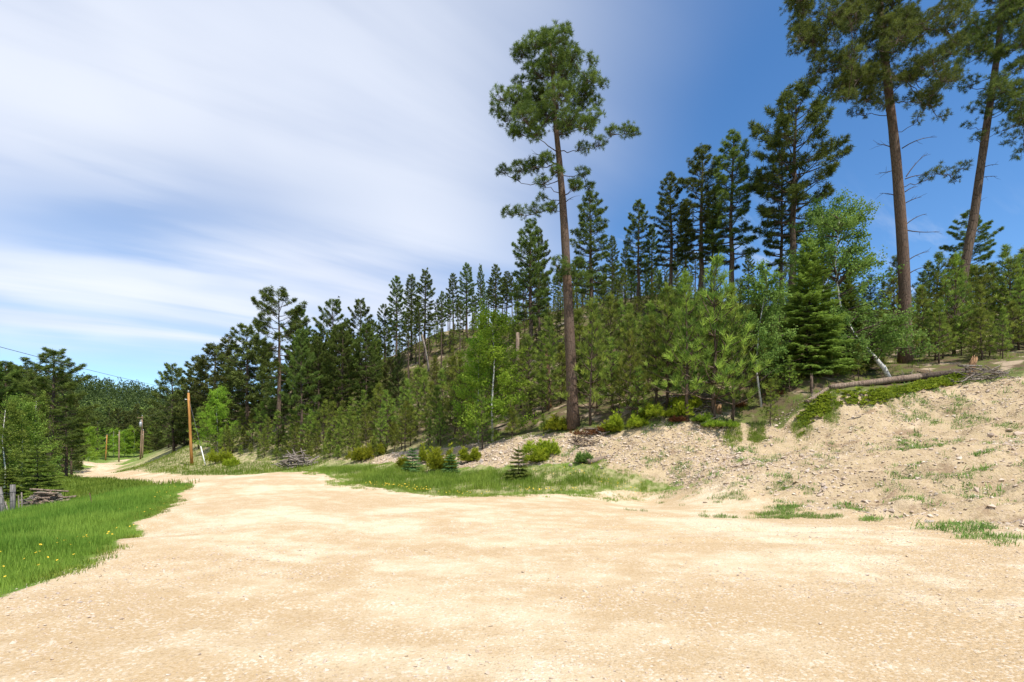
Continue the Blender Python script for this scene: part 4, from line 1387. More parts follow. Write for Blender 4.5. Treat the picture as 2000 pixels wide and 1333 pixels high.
VAL = [(152, 105, 828, 1.3, 'A'), (172, 112, 835, 1.3, 'A'), (160, 130, 800, .9, 'D'), (190, 150, 806, 1, 'D'), (205, 160, 838, 1.5, 'A'), (222, 165, 842, 1.5, 'A'), (243, 170, 845, 1.6, 'A'), (262, 172, 838, 1.4, 'A'), (232, 180, 800, 1, 'D'),
       (214, 190, 790, 1, 'D'), (252, 185, 806, 1, 'D'), (278, 185, 812, 1, 'D'), (292, 175, 800, 1, 'D'), (268, 200, 790, 1, 'D'), (300, 160, 832, 1.2, 'A'), (306, 150, 800, 1, 'D'), (318, 130, 792, 1, 'D'), (325, 118, 806, 1, 'D'), (308, 118, 840, 1.1, 'D'), (140, 120, 815, 1, 'D'), (180, 175, 800, 1, 'D'), (330, 104, 790, 1, 'D'), (345, 96, 770, 1.0, 'D')]
VAL.sort()
for i, (px, D, top, wd, kd) in enumerate(VAL):
    pr, nh, nm = {'D': (DENSE, 12, 'pine_tree'), 'A': (ASPEN, 6, 'aspen_tree')}[kd]
    w_ = 'dark pine' if kd == 'D' else 'round green aspen'
    grow(nm, pr, nh, i, px, D, top, f"{w_} at the end of the valley meadow, {FIRST[i]} from the left", 'tree', wd, 'trees at the end of the valley meadow')

# ------------------------------------------------------------------ the wood on the far hill: one mass
r2 = rp(95)
n = 2600
fx = r2.uniform(-430, -50, n); fy = r2.uniform(205, 470, n)
keep = ~((fx > -120) & (fy < 260)) & (fx / fy > -1.15) & (fx / fy < -0.55)
fx, fy = fx[keep], fy[keep]
fz = hz(fx, fy)
hh = r2.uniform(8, 17, len(fx))
per = 80
u = r2.uniform(0.06, 1, (len(fx), per))
prof = (1 - u) ** 0.7 * 0.30 + 0.03
az = r2.uniform(0, 6.283, u.shape); rr = np.sqrt(r2.uniform(0.15, 1, u.shape))
C = np.stack([fx[:, None] + np.cos(az) * rr * prof * hh[:, None], fy[:, None] + np.sin(az) * rr * prof * hh[:, None], fz[:, None] + u * hh[:, None]], -1).reshape(-1, 3)
sz = r2.uniform(0.45, 1.0, len(C))
d1 = unit(r2.normal(size=C.shape) + [0, 0, .3]); d2 = unit(np.cross(d1, r2.normal(size=C.shape)))
V = np.stack([C - d1 * sz[:, None] * .5 - d2 * sz[:, None] * .45, C - d1 * sz[:, None] * .3 + d2 * sz[:, None] * .5, C + d1 * sz[:, None] * .8], 1).reshape(-1, 3)
tt = np.clip(np.repeat(r2.uniform(0.1, 0.6, len(fx)), per) + r2.normal(0, .15, len(C)), 0, 1)
me = mesh_np('far_hill_forest', V, np.arange(len(V)).reshape(-1, 3), M['needle_hill'], tt)
tag(link('far_hill_forest', me), 'dark pine wood covering the far hill at the end of the valley', 'forest', None, 'stuff')


# ------------------------------------------------------------------ utility poles and wires
def pole(label, px, D, base_row, top_px, top_row, mat, width=0.15, arm=False, trafo=False, guy=False):
    x = (px - CX) / FPX * D
    z = float(hz(x, D))
    e = thing('utility_pole', label, 'utility pole', (x, D, z - 0.3), 'utility poles along the road')
    tx = (top_px - px) / FPX * D
    h = EYE + (HY - top_row) / FPX * D - z + 0.3
    W_ = Wood()
    W_.tube([[0, 0, 0], [tx * .33, 0, h * .33], [tx * .66, 0, h * .66], [tx, 0, h]], [width, width * .9, width * .8, width * .7], 12)
    link('shaft', W_.mesh('shaft', M[mat]), e)
    top = np.array([tx, 0, h])
    I = Wood(); I.tube([top, top + [0, 0, .12], top + [0, 0, .16], top + [0, 0, .26]], [0.03, .03, .07, .05], 8)
    link('insulator', I.mesh('insulator', M['porcelain']), e)
    I = Wood(); s = top + [-width * .9, -.05, -.7]
    I.tube([s + [.05, 0, 0], s + [-.12, 0, 0], s + [-.2, 0, .02]], [.03, .06, .05], 8)
    link('insulator', I.mesh('insulator', M['porcelain']), e)
    if arm:
        A_ = Wood(); A_.tube([top + [-.9, -.15, -.25], top + [.5, -.15, -.25]], [.055, .055], 4)
        link('crossarm', A_.mesh('crossarm', M['pole_old']), e)
    if trafo:
        T_ = Wood(); c = top + [-.05, -.36, -1.9]
        T_.tube([c, c + [0, 0, .05], c + [0, 0, .8], c + [0, 0, .9]], [.2, .24, .24, .12], 12)
        t_ = link('transformer', T_.mesh('transformer', M['steel']), e)
        for dx in (-.09, .09):
            B = Wood(); B.tube([c + [dx, 0, .88], c + [dx, 0, 1.1]], [.03, .025], 6)
            link('bushing', B.mesh('bushing', M['porcelain']), t_)
    if guy:
        g = ground(402, 912, 40)
        gl = np.array([g.x - x, g.y - D, g.z - (z - 0.3)])
        a = top * 0.93
        G = Wood(); G.tube([a, (a + gl) / 2, gl], [.016, .016, .016], 5)
        link('guy_wire', G.mesh('guy_wire', M['wire']), e)
        v = a - gl; v = v / np.linalg.norm(v)
        G = Wood(); G.tube([gl, gl + v * 1.2, gl + v * 2.4], [.055, .055, .055], 8)
        link('guy_marker', G.mesh('guy_marker', M['white']), e)
    return Vector((x + tx, D, z - .3 + h))


p1 = pole('nearest utility pole, bright orange new wood with a guy wire', 375, 55, 908, 368, 768, 'pole', 0.16, guy=True)
p2 = pole('grey-topped utility pole carrying a transformer can', 274, 95, 897, 278, 814, 'pole_old', 0.15, arm=True, trafo=True)
p2b = pole('shorter thin pole standing just right of the transformer pole', 278, 99, 897, 280, 842, 'pole_old', 0.12)
p3 = pole('pale utility pole inside the road bend', 232, 115, 911, 233, 844, 'pole_old', 0.16)
p4 = pole('farthest utility pole, orange-brown, leftmost in the row', 206, 145, 903, 209, 850, 'pole', 0.17)


def wire(label, a, b, sag, r_=0.012):
    t = np.linspace(0, 1, 24)[:, None]
    p = np.array(a) + (np.array(b) - np.array(a)) * t
    p[:, 2] -= (sag * 4 * t * (1 - t))[:, 0]
    W_ = Wood(); W_.tube(p - p[0], np.full(24, r_), 4)
    tag(link('power_line', W_.mesh('power_line', M['wire']), None, tuple(p[0])), label, 'power line', 'power lines')


wire('power line crossing the sky from the orange pole to the left edge', p1 + Vector((0, 0, .2)), (-15.5, 12.8, 4.85), 0.2, 0.010)
wire('power line from the orange pole back to the transformer pole', p1 + Vector((0, 0, .2)), p2 + Vector((0, 0, .2)), 0.9, 0.014)
wire('power line from the transformer pole to the pole in the bend', p2, p3 + Vector((0, 0, .2)), 0.8, 0.014)
wire('power line between the two farthest poles', p3 + Vector((0, 0, .2)), p4 + Vector((0, 0, .2)), 0.8, 0.014)


# ------------------------------------------------------------------ fence posts on the left
def post(name, label, foot, tip, D, r_, mat='post', seg=10):
    x = (foot[0] - CX) / FPX * D
    z = float(hz(x, D)) - .15
    t = np.array([(tip[0] - foot[0]) / FPX * D, 0, EYE + (HY - tip[1]) / FPX * D - z])
    e = thing(name, label, 'fence post', (x, D, z))
    W_ = Wood(); W_.tube([[0, 0, 0], t * .5 + [0.01, 0, 0], t], [r_ * 1.05, r_, r_ * .92], seg, True, 0.06)
    link('shaft', W_.mesh('shaft', M[mat]), e)
    for f_ in (0.55, 0.8):
        c = t * f_
        B = Wood()
        a_ = np.linspace(0, 2 * np.pi, 9)
        B.tube(np.column_stack([c[0] + np.cos(a_) * r_ * 1.08, np.sin(a_) * r_ * 1.08, np.full(9, c[2])]), np.full(9, .006), 4, False)
        link('wire_wrap', B.mesh('wire_wrap', M['wire']), e)
    return Vector((x, D, z)) + Vector(t)


post('fence_post', 'leaning grey fence post at the very left edge', (9, 1016), (-3, 952), 17.5, .085)
post('fence_post', 'thick upright grey fence post beside the leaning one', (24, 1006), (25, 947), 18.5, .08)
post('fence_post', 'thin pale stake right of the thick fence post', (37, 1000), (36, 968), 20.5, .022, 'deadwood', 6)
post('fence_post', 'thin grey stake, rightmost of the fence posts', (43, 992), (42, 962), 22, .03, 'deadwood', 6)
post('fence_post', 'slanting pale brace between the two thick fence posts', (20, 996), (10, 980), 18.2, .025, 'deadwood', 6)
post('marker_stake', 'thin dark rusty stake standing alone in the grass', (182, 988), (175, 963), 17, .012, 'rust', 6)
for k, hgt in enumerate((0.45, 0.8)):
    a = (-17.6, 17.5, float(hz(-17.6, 17.5)) + hgt); b = (-18.05, 18.5, float(hz(-18.05, 18.5)) + hgt); c = (-24, 24, float(hz(-24, 24)) + hgt)
    W_ = Wood(); W_.tube(np.array([a, b, c]) - np.array(a), [.004] * 3, 4)
    tag(link('fence_wire', W_.mesh('fence_wire', M['wire']), None, a), ['lower strand of fence wire between the left posts', 'upper strand of fence wire between the left posts'][k], 'fence wire', 'fence wires')

# ------------------------------------------------------------------ wood piles, logs, stumps
STICK = []
for i in range(5):
    W_ = Wood()
    r3 = rp(300 + i)
    p = np.column_stack([np.linspace(-.5, .5, 6), np.cumsum(r3.normal(0, .02, 6)), np.cumsum(r3.normal(0, .02, 6))])
    W_.tube(p, np.linspace(.035, .012, 6), 6)
    for j in (2, 3):
        W_.tube([p[j], p[j] + [.08, .10 * (-1) ** j, .06]], [.012, .005], 4, False)
    STICK.append(W_.mesh('branch', M['deadwood']))
STICK_TAN = []
for i in range(3):
    W_ = Wood(); r3 = rp(310 + i)
    p = np.column_stack([np.linspace(-.5, .5, 5), np.cumsum(r3.normal(0, .012, 5)), np.cumsum(r3.normal(0, .012, 5))])
    W_.tube(p, np.linspace(.05, .038, 5), 8)
    STICK_TAN.append(W_.mesh('log', M['logwood']))


def pile(name, label, cat, px, py, wpx, hpx, n, L, thick, meshes, part, near, seed, flat=0.25):
    g = ground(px, py, near)
    k = g.y / FPX
    e = thing(name, label, cat, g)
    r3 = rp(seed)
    for i in range(n):
        u, v = r3.uniform(-1, 1), r3.uniform(0, 1)
        o = link(part, meshes[i % len(meshes)], e)
        hmax = hpx * k * (1 - u * u)
        lx, ly = u * wpx * k * .42, r3.normal(0, .25)
        dz = float(hz(g.x + lx, g.y + ly)) - g.z
        o.location = (lx, ly, dz + hmax * v * .9 + .04)
        Ln = L * r3.uniform(.6, 1.2)
        o.scale = (Ln, thick * r3.uniform(.7, 1.3), thick * r3.uniform(.7, 1.3))
        o.rotation_euler = (r3.uniform(0, 6), r3.normal(0, flat), r3.normal(0, .7) + (math.pi if i % 2 else 0))
    return e


pile('log_pile', 'pile of grey weathered poles in the grass below the spreading spruce', 'wood pile', 92, 992, 72, 36, 60, 1.25, 1.1, STICK_TAN + STICK[:2], 'log', 18, 1, 0.16)
pile('brush_pile', 'grey heap of dead branches at the road edge below the young pines', 'brush pile', 578, 914, 62, 30, 70, 1.6, 1.6, STICK, 'branch', 30, 2, 0.35)
pile('brush_pile', 'silvery dead branches heaped at the right end of the fallen log', 'brush pile', 1915, 742, 90, 26, 34, 1.1, 0.8, STICK, 'branch', 15, 3, 0.3)
pile('brush_pile', 'grey slash heap in the shade under the tall bushy pines', 'brush pile', 1345, 792, 90, 60, 46, 1.4, .8, STICK, 'branch', 18, 4, 0.6)
pile('brush_pile', 'thin grey twigs around the cut stump', 'brush pile', 1375, 826, 60, 16, 34, .8, .45, STICK, 'branch', 17, 5, 0.4)
pile('brush_pile', 'brown twigs and needles heaped at the foot of the lone pine', 'brush pile', 1150, 858, 70, 14, 40, .9, .5, STICK_TAN + STICK[:2], 'branch', 20, 6, 0.4)


def log(label, a, b, ra, rb_, mat='logwood', stubs=4, seed=0, name='fallen_log', lift=0.6):
    """a trunk lying on the ground between two ground points"""
    r3 = rp(500 + seed)
    a, b = np.array(a), np.array(b)
    t = np.linspace(0, 1, 12)[:, None]
    p = a + (b - a) * t
    zl = hz(p[:, 0], p[:, 1])
    p[:, 2] = np.linspace(zl[0], zl[-1], 12) + max(0, float(np.max(zl - np.linspace(zl[0], zl[-1], 12)))) * 0.7 + np.linspace(ra, rb_, 12) * lift
    e = thing(name, label, 'log', tuple(p[0]))
    W_ = Wood(); W_.tube(p - p[0], np.linspace(ra, rb_, 12), 10, True, .08)
    link('bole', W_.mesh('bole', M[mat]), e)
    for i in range(stubs):
        q = p[r3.integers(1, 11)] - p[0]
        B = Wood(); B.tube([q, q + [r3.normal(0, .08), r3.normal(0, .08), .12], q + [r3.normal(0, .12), r3.normal(0, .1), r3.uniform(.2, .4)]], [.025, .018, .008], 5)
        link('branch_stub', B.mesh('branch_stub', M['deadwood']), e)
    return e


G = lambda px, py, near=15: tuple(ground(px, py, near))
Q = lambda px, D: ((px - CX) / FPX * float(far(px, D)), float(far(px, D)), 0)
log('long weathered log lying along the top of the bank behind the leafy plants', Q(1620, 18.5), Q(1795, 18.3), .12, .16, seed=1)
log('darker right half of the fallen log running into the branch pile', Q(1792, 18.35), Q(1885, 18.0), .15, .17, 'limb', seed=2)
log('pale broken log end crossing the left tip of the long log', Q(1575, 18.5), Q(1625, 18.6), .10, .09, seed=3)
log('short rotten log on the rubble behind the grass strip', G(1148, 908), G(1182, 898), .13, .09, seed=4, stubs=1)
log('bleached log lying across the slope right of the lone pine', Q(1150, 28.5), Q(1265, 27.2), .13, .10, 'deadwood', seed=5)
log('bleached trunk lying high on the slope behind the lone pine', Q(1035, 43.5), Q(1110, 43), .16, .12, 'deadwood', seed=6, lift=4)
log('weathered log on the open slope left of the lone pine', Q(1020, 40), Q(1046, 39.5), .18, .16, 'deadwood', seed=7, lift=2)
log('second weathered log just below it on the open slope', Q(1022, 38), Q(1048, 37.5), .17, .13, 'deadwood', seed=8, lift=2)
log('silvery branch lying across the rotten stump by the branch pile', Q(1872, 17.6), Q(1918, 17.6), .045, .03, 'deadwood', seed=9, stubs=0, lift=12)
log('thin stick lying on the upper gravel bank', G(1655, 822), G(1682, 815), .02, .015, 'deadwood', seed=10, stubs=0)


def stump(label, px, D, top_row, r_, mat, name='tree_stump', jag=.15, lean=0.0, foot=None):
    if foot:
        D = ground(px, foot, 18).y
    else:
        D = float(far(px, D))
    x = (px - CX) / FPX * D
    z = float(hz(x, D)) - .1
    h = EYE + (HY - top_row) / FPX * D - z
    e = thing(name, label, 'stump', (x, D, z))
    W_ = Wood()
    W_.tube([[0, 0, 0], [lean * .1, 0, h * .15], [lean * .5, 0, h * .6], [lean, 0, h]], [r_ * 1.5, r_ * 1.05, r_, r_ * .9], 10, True, .10)
    link('bole', W_.mesh('bole', M[mat]), e)
    r3 = rp(int(px))
    for i in range(5):
        a_ = i * 1.256
        B = Wood(); c = np.array([lean + math.cos(a_) * r_ * .6, math.sin(a_) * r_ * .6, h * .97])
        B.tube([c, c + [0, 0, jag * r3.uniform(.3, 1.3)]], [r_ * .35, r_ * .08], 5)
        link('splinter', B.mesh('splinter', M[mat]), e)
    return e


stump('low cut stump with pale top under the tall bushy pines', 1402, 19.9, 791, .16, 'rotten', jag=.03, foot=806)
stump('thin orange barkless stem standing on the cut stump', 1396, 20.0, 748, .045, 'rotten', 'dead_snag', foot=800)
stump('broken reddish stump in the shade beneath the tall spruce', 1585, 18.9, 735, .06, 'bark_dark', 'dead_snag', foot=768)
stump('rotten pale stump of two bulges among the silvery branches', 1893, 17.8, 700, .13, 'rotten', lean=.25)
stump('tall broken snag beside the lime-green aspen', 1011, 34, 650, .13, 'logwood', 'dead_snag')
stump('orange-brown broken snag left of the lone pine', 1073, 30, 680, .13, 'rotten', 'dead_snag', lean=-.15)
stump('thin bleached snag among the skyline pines on the left', 838, 54, 650, .10, 'deadwood', 'dead_snag', lean=-.8)

# ------------------------------------------------------------------ stones on the bank, picked out one by one
def stone_mesh(seed, flat):
    r3 = rp(seed)
    V = unit(r3.normal(size=(14, 3))) * [1, .75, flat]
    import bmesh
    bm = bmesh.new()
    for v in V:
        bm.verts.new(v)
    bmesh.ops.convex_hull(bm, input=bm.verts)
    me = bpy.data.meshes.new('stone')
    bm.to_mesh(me); bm.free()
    me.materials.append(M['stone'])
    return me


STONES = [stone_mesh(700 + i, .4 + .12 * (i % 4)) for i in range(7)]
r2 = rp(97)
NAMED = [(1392, 872, 9), (1400, 838, 8), (1504, 857, 12), (1565, 892, 13), (1377, 983, 11), (1150, 872, 12), (1172, 864, 9), (1010, 880, 10), (1000, 896, 10), (940, 902, 12), (1115, 910, 13), (1175, 917, 11), (1898, 861, 9), (1936, 855, 16), (1972, 843, 18), (1990, 850, 22), (1945, 820, 10),
         (1868, 845, 8), (1995, 1207, 12), (1355, 968, 6), (1620, 880, 8), (1760, 850, 8), (1230, 862, 8), (1255, 850, 8), (1440, 892, 9), (1455, 900, 7), (1680, 990, 7), (1775, 1125, 8), (1850, 815, 8), (1600, 845, 7), (1540, 925, 8), (1820, 880, 9), (1880, 905, 8), (1730, 935, 7), (1330, 905, 8), (1290, 880, 7)]
for i in range(60):
    NAMED.append((r2.uniform(1060, 2000), 0, r2.uniform(5, 9)))
for i, (px, py, sz) in enumerate(NAMED):
    if py == 0:
        py = r2.uniform(np.interp(px, [1060, 1300, 1500, 1700, 2000], [880, 840, 835, 790, 750]), np.interp(px, [1060, 1300, 1700, 2000], [915, 930, 980, 1000]))
    g = ground(px, py, 2.6)
    s = sz * g.y / FPX * .5
    o = link('stone', STONES[i % 7], STRUCT['gravel_bank' if py < 1000 else 'gravel_road'], g + Vector((0, 0, s * .12)))
    o.scale = (s, s, s)
    o.rotation_euler = (r2.normal(0, .25), r2.normal(0, .25), r2.uniform(0, 6.28))

# loose rubble and grit: too many to count
def hull_template(seed, flat):
    r3 = rp(seed)
    d = unit(np.array([[1, 0, 0], [-1, 0, 0], [0, 1, 0], [0, -1, 0], [0, 0, 1.0], [0, 0, -1]]) + r3.normal(0, .28, (6, 3))) * [1, .8, flat]
    f = [(0, 2, 4), (2, 1, 4), (1, 3, 4), (3, 0, 4), (2, 0, 5), (1, 2, 5), (3, 1, 5), (0, 3, 5)]
    return np.concatenate([[d[a], d[b], d[c]] for a, b, c in f])


PEB = [hull_template(800 + i, .35 + .1 * (i % 4)) for i in range(8)]


def pebbles(name, label, x, y, s):
    z = hz(x, y)
    pos = np.column_stack([x, y, z + s * .1])
    ax = np.column_stack([rng.normal(0, .3, len(x)), rng.normal(0, .3, len(x)), np.ones(len(x))])
    V, F, T = [], None, []
    V, F, T = instance(PEB, pos, ax, s, rng.uniform(0, 1, len(x)))
    # one colour per stone
    tag(link(name, mesh_np(name, V, F, M['stone'], T)), label, 'stones', None, 'stuff')


def sample(n, x0, x1, y0, y1, keep):
    x = rng.uniform(x0, x1, n); y = rng.uniform(y0, y1, n)
    k = keep(x, y)
    return x[k], y[k]


def in_view(x, y):
    return (np.abs(x) < y * 1.04 + 0.6) & (y > 2.6)


x, y = sample(160000, -12, 27, 9, 37, lambda x, y: in_view(x, y) & (masks(x, y)['rubble'] > 0.0) & (masks(x, y)['strip'] < 0) & (rng.uniform(0, 1, len(x)) < 0.35 + 0.75 * sm(fbm(x * .6, y * .6, 77, 3), .42, .6)))
x2, y2 = sample(70000, -9, 9, 17.5, 34, lambda x, y: (masks(x, y)['rubble'] > .15) & (masks(x, y)['strip'] < 0))
x, y = np.concatenate([x, x2]), np.concatenate([y, y2])
pebbles('rubble_stones', 'loose broken stones covering the bank', x, y, np.clip(rng.lognormal(math.log(.026), .6, len(x)), .008, .12))
x, y = sample(50000, -7, 11, 2.8, 12, lambda x, y: in_view(x, y) & (masks(x, y)['road'] > -.2) & (rng.uniform(0, 1, len(x)) < (1.1 - y / 14) * (0.15 + 1.1 * sm(fbm(x * .7, y * .9, 78, 3), .45, .62))))
pebbles('road_grit', 'loose grit and small pebbles on the gravel road', x, y, np.clip(rng.lognormal(math.log(.0085), .5, len(x)), .004, .035))

# ------------------------------------------------------------------ grass, weeds, flowers
def blade_template(n, h, w_, spread, r, lean=.35):
    V = []
    for i in range(n):
        b = np.array([r.normal(0, spread), r.normal(0, spread), -.02])
        a = r.uniform(0, 6.28)
        d = np.array([math.cos(a), math.sin(a), 0]); s = np.array([-d[1], d[0], 0])
        H = h * r.uniform(.55, 1.15); ln = r.uniform(.1, 1) * lean * H
        m_ = b + d * ln * .35 + [0, 0, H * .6]; t_ = b + d * ln + [0, 0, H]
        V += [b - s * w_ * .5, b + s * w_ * .6, m_, m_ * .7 + b * .3 - s * w_ * .45, m_ * .7 + b * .3 + s * w_ * .45, t_]
    return np.array(V)


rg = rp(900)
B_TALL = [blade_template(12, .28, .013, .07, rg) for _ in range(5)]
B_MID = [blade_template(12, .22, .012, .07, rg, .5) for _ in range(5)]
B_LOW = [blade_template(10, .10, .012, .05, rg, .9) for _ in range(4)]
B_FAR = [blade_template(5, .36, .045, .22, rg) for _ in range(4)]


def grass(name, label, tmpl, x, y, s, mat, tint):
    pos = np.column_stack([x, y, hz(x, y)])
    ax = np.column_stack([rng.normal(0, .10, len(x)), rng.normal(0, .10, len(x)), np.ones(len(x))])
    V, F, T = instance(tmpl, pos, ax, s, tint)
    tag(link(name, mesh_np(name, V, F, M[mat], T)), label, 'grass', None, 'stuff')


def meadow(x, y):
    m = masks(x, y)
    return in_view(x, y) & (m['road'] < -.12) & (m['forest'] < 0) & (m['rubble'] < 0) & (m['strip'] < 0)


def patch(x, y, sc, sd, a, b):
    return sm(fbm(x * sc, y * sc, sd, 3), a, b)


# left verge, dense near the camera, thinner away
x, y = sample(76000, -24, -4.5, 4.4, 24, lambda x, y: meadow(x, y) & (rng.uniform(0, 1, len(x)) < np.clip(8.5 / y, .25, 1) ** 1.2))
dr = -masks(x, y)['road']
sc = np.clip(.35 + dr * .45, .35, 1.1) * rng.uniform(.75, 1.2, len(x))
grass('verge_grass', 'lush green grass on the left verge of the road', B_TALL, x, y, sc, 'grass', np.clip(.30 + .35 * patch(x, y, .5, 91, .35, .65) + .3 * np.exp(-dr * 1.2), 0, 1))
x, y = sample(60000, -75, -14, 22, 75, lambda x, y: meadow(x, y) & (rng.uniform(0, 1, len(x)) < np.clip(22 / y, .2, 1)))
grass('valley_grass', 'green meadow grass running down to the road bend', B_FAR, x, y, rng.uniform(.6, 1.1, len(x)), 'grass', .35 + .3 * patch(x, y, .25, 92, .35, .65))
# grass strip in the middle
x, y = sample(32000, -15, 6.2, 16.4, 38, lambda x, y: in_view(x, y) & (masks(x, y)['strip'] > -.25) & (rng.uniform(0, 1, len(x)) < .25 + .9 * patch(x, y, 1.1, 93, .34, .5)))
sd = masks(x, y)['strip']
grass('strip_grass', 'grass strip between the gravel road and the rubble slope', B_MID, x, y, np.clip(.4 + sd * .8, .4, 1.25) * rng.uniform(.7, 1.2, len(x)), 'grass', .45 + .3 * patch(x, y, .8, 94, .35, .65))
x, y = sample(40000, -16, -4.6, 4.4, 23, lambda x, y: in_view(x, y) & (masks(x, y)['road'] < .12) & (masks(x, y)['road'] > -.9) & (rng.uniform(0, 1, len(x)) < .6 * patch(x, y, .9, 121, .45, .62)))
grass('verge_edge_grass', 'short ragged grass where the left verge meets the gravel', B_LOW, x, y, rng.uniform(.5, 1.2, len(x)), 'grass', rng.uniform(.35, 1, len(x)))
x, y = sample(30000, -14, 7, 15.5, 30, lambda x, y: in_view(x, y) & (masks(x, y)['strip'] < .4) & (masks(x, y)['strip'] > -.9) & (rng.uniform(0, 1, len(x)) < .7 * patch(x, y, 1.1, 122, .5, .64)))
grass('strip_edge_grass', 'short ragged grass along the front of the grass strip', B_LOW, x, y, rng.uniform(.6, 1.4, len(x)), 'grass', rng.uniform(.4, 1, len(x)))
# sparse tufts on gravel and bank
x, y = sample(120000, -9, 27, 7, 27, lambda x, y: in_view(x, y) & (masks(x, y)['rubble'] > -.9) & (masks(x, y)['strip'] < 0) & (x > 2.0) & (rng.uniform(0, 1, len(x)) < .8 * patch(x, y, 1.7, 95, .55, .68) * (.3 + .7 * patch(x, y, .35, 195, .4, .58))))
grass('bank_tufts', 'thin green tufts scattered over the gravel bank', B_LOW, x, y, rng.lognormal(math.log(.9), .4, len(x)), 'weed', rng.uniform(.2, .8, len(x)))
x, y = sample(9000, 3, 9, 12, 17.5, lambda x, y: in_view(x, y) & (rng.uniform(0, 1, len(x)) < .55 * patch(x, y, 1.2, 96, .60, .68)))
grass('yard_tufts', 'small grass tufts on the gravel in front of the bank', B_LOW, x, y, rng.uniform(.6, 1.3, len(x)), 'weed', rng.uniform(.3, .8, len(x)))
# dry slope beside the orange pole
x, y = sample(26000, -60, -8, 31, 86, lambda x, y: in_view(x, y) & (masks(x, y)['road'] < -.3) & (sdist(x, y, [(-28, 42), (-15, 38), (-8.6, 31), (-6, 34), (-14, 47), (-27, 58), (-40, 72), (-56, 86), (-60, 76), (-40, 56)]) > -1) & (rng.uniform(0, 1, len(x)) < .75 * patch(x, y, .5, 98, .35, .6)))
grass('dry_slope_grass', 'sparse dry grass on the slope beside the orange pole', B_FAR, x, y, rng.uniform(.35, .7, len(x)), 'grass_dry', rng.uniform(.1, .8, len(x)))
# undergrowth on the forest floor
x, y = sample(15000, -28, 32, 17, 60, lambda x, y: in_view(x, y) & (masks(x, y)['forest'] > .1) & (rng.uniform(0, 1, len(x)) < np.clip(24 / y, .3, 1) * patch(x, y, .5, 99, .38, .58)))
grass('forest_undergrowth', 'low green undergrowth on the forest floor', B_MID, x, y, rng.uniform(.6, 1.3, len(x)) * np.clip(y / 26, 1, 1.8), 'leafy', rng.uniform(0, .7, len(x)))

# leafy plants and grass along the top of the bank below the log
edge_px = np.array([1450, 1550, 1700, 1800, 1870]); edge_D = np.array([19.6, 18.3, 17.5, 17.5, 17.5])
t_ = rng.uniform(1560, 1880, 1500)
t_ = t_[rng.uniform(0, 1, len(t_)) < .25 + .75 * (fbm(t_ * .03, t_ * 0, 131, 3) > .48)]
D_ = far(t_, np.interp(t_, edge_px, edge_D)) + rng.normal(.05, .2, len(t_))
x, y = (t_ - CX) / FPX * D_, D_
L3 = [np.concatenate([tt_ @ np.array(Matrix.Rotation(a_, 3, 'Z') @ Matrix.Rotation(-.7, 3, 'Y')).T for tt_ in [leaf_template(.13, rg)] for a_ in (0, 1.3, 2.5, 3.8, 5.0)]) for _ in range(3)]
pos = np.column_stack([x, y, hz(x, y) + rng.uniform(.01, .10, len(x))])
V, F, T = instance(L3, pos, np.column_stack([rng.normal(0, .35, len(x)), rng.normal(0, .35, len(x)), np.ones(len(x))]), rng.uniform(.7, 1.4, len(x)), rng.uniform(.2, .9, len(x)))
tag(link('leafy_ground_cover', mesh_np('leafy_ground_cover', V, F, M['leafy'], T)), 'bright yellow-green leafy ground cover below the fallen log', 'ground cover', None, 'stuff')
t_ = rng.uniform(1400, 1760, 1500)
t_ = t_[fbm(t_ * .035, t_ * 0 + 3, 141, 3) > .44]
D_ = far(t_, np.interp(t_, edge_px, edge_D)) + rng.normal(-.2, .4, len(t_))
grass('crest_grass', 'green grass fringe along the crest of the bank', B_MID, (t_ - CX) / FPX * D_, D_, rng.uniform(.7, 1.2, len(t_)), 'grass', rng.uniform(.4, .9, len(t_)))


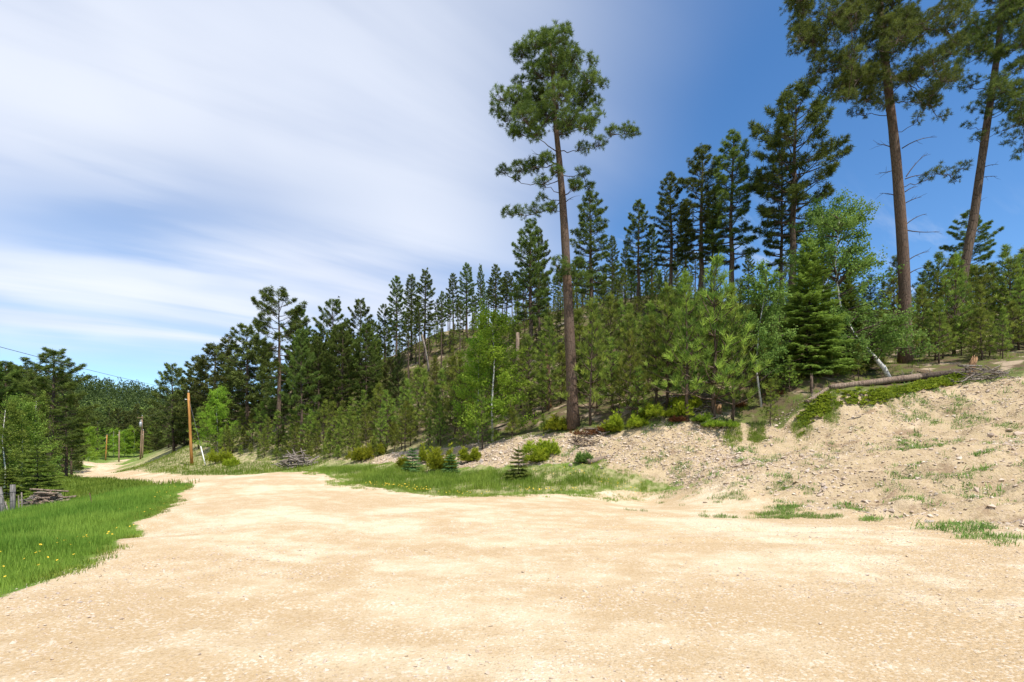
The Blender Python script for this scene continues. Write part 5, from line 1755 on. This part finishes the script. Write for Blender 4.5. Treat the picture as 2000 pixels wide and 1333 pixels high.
# flowers
def flowers(name, label, mat, n, x0, x1, y0, y1, keep, h, s):
    x, y = sample(n, x0, x1, y0, y1, keep)
    F0 = np.concatenate([[[0, 0, 0], [math.cos(a), math.sin(a), .3], [math.cos(a + .8), math.sin(a + .8), .3]] for a in np.arange(0, 6.28, .785)])
    pos = np.column_stack([x, y, hz(x, y) + rng.uniform(.6, 1.1, len(x)) * h])
    V, F, T = instance([F0], pos, np.column_stack([rng.normal(0, .4, len(x)), rng.normal(-.3, .3, len(x)), np.ones(len(x))]), rng.uniform(.7, 1.3, len(x)) * s, .5)
    tag(link(name, mesh_np(name, V, F, M[mat], T)), label, 'flowers', None, 'stuff')


flowers('yellow_flowers', 'yellow flowers dotting the edge of the left verge', 'yellow', 2600, -15, -5.5, 5, 22, lambda x, y: (masks(x, y)['road'] < -.05) & (masks(x, y)['road'] > -1.3) & (rng.uniform(0, 1, len(x)) < .5 * patch(x, y, .8, 111, .52, .62)), .16, .014)
flowers('white_flowers', 'few white flower heads in the left verge', 'whitepetal', 500, -15, -6, 6, 20, lambda x, y: (masks(x, y)['road'] < -.5) & (masks(x, y)['road'] > -2.0) & (rng.uniform(0, 1, len(x)) < .25 * patch(x, y, .8, 112, .55, .62)), .26, .013)
flowers('yellow_strip_flowers', 'yellow flowers along the front of the grass strip', 'yellow', 3000, -8, 5, 16.5, 21, lambda x, y: (masks(x, y)['strip'] > -.1) & (masks(x, y)['strip'] < 1.0) & (rng.uniform(0, 1, len(x)) < .5 * patch(x, y, .9, 113, .5, .6)), .18, .018)

# ------------------------------------------------------------------ a bird far up
bp = Vector(P(662, 581, 60))
B = Wood()
B.tube([[-.16, 0, 0], [-.08, 0, .02], [.03, 0, .02], [.12, 0, .03], [.17, 0, .025]], [.02, .05, .055, .035, .012], 8)
bird = thing('bird', 'tiny dark bird flying above the skyline pines', 'bird', bp)
body = link('body', B.mesh('body', M['bird']), bird)
for s in (-1, 1):
    V = np.array([[-.05, 0, .03], [.06, 0, .03], [.04, s * .16, .10], [-.05, s * .15, .10], [-.02, s * .32, .07]])
    link('wing', mesh_np('wing', V, [np.array([[0, 1, 2, 3]]), np.array([[3, 2, 4]])], M['bird']), bird)
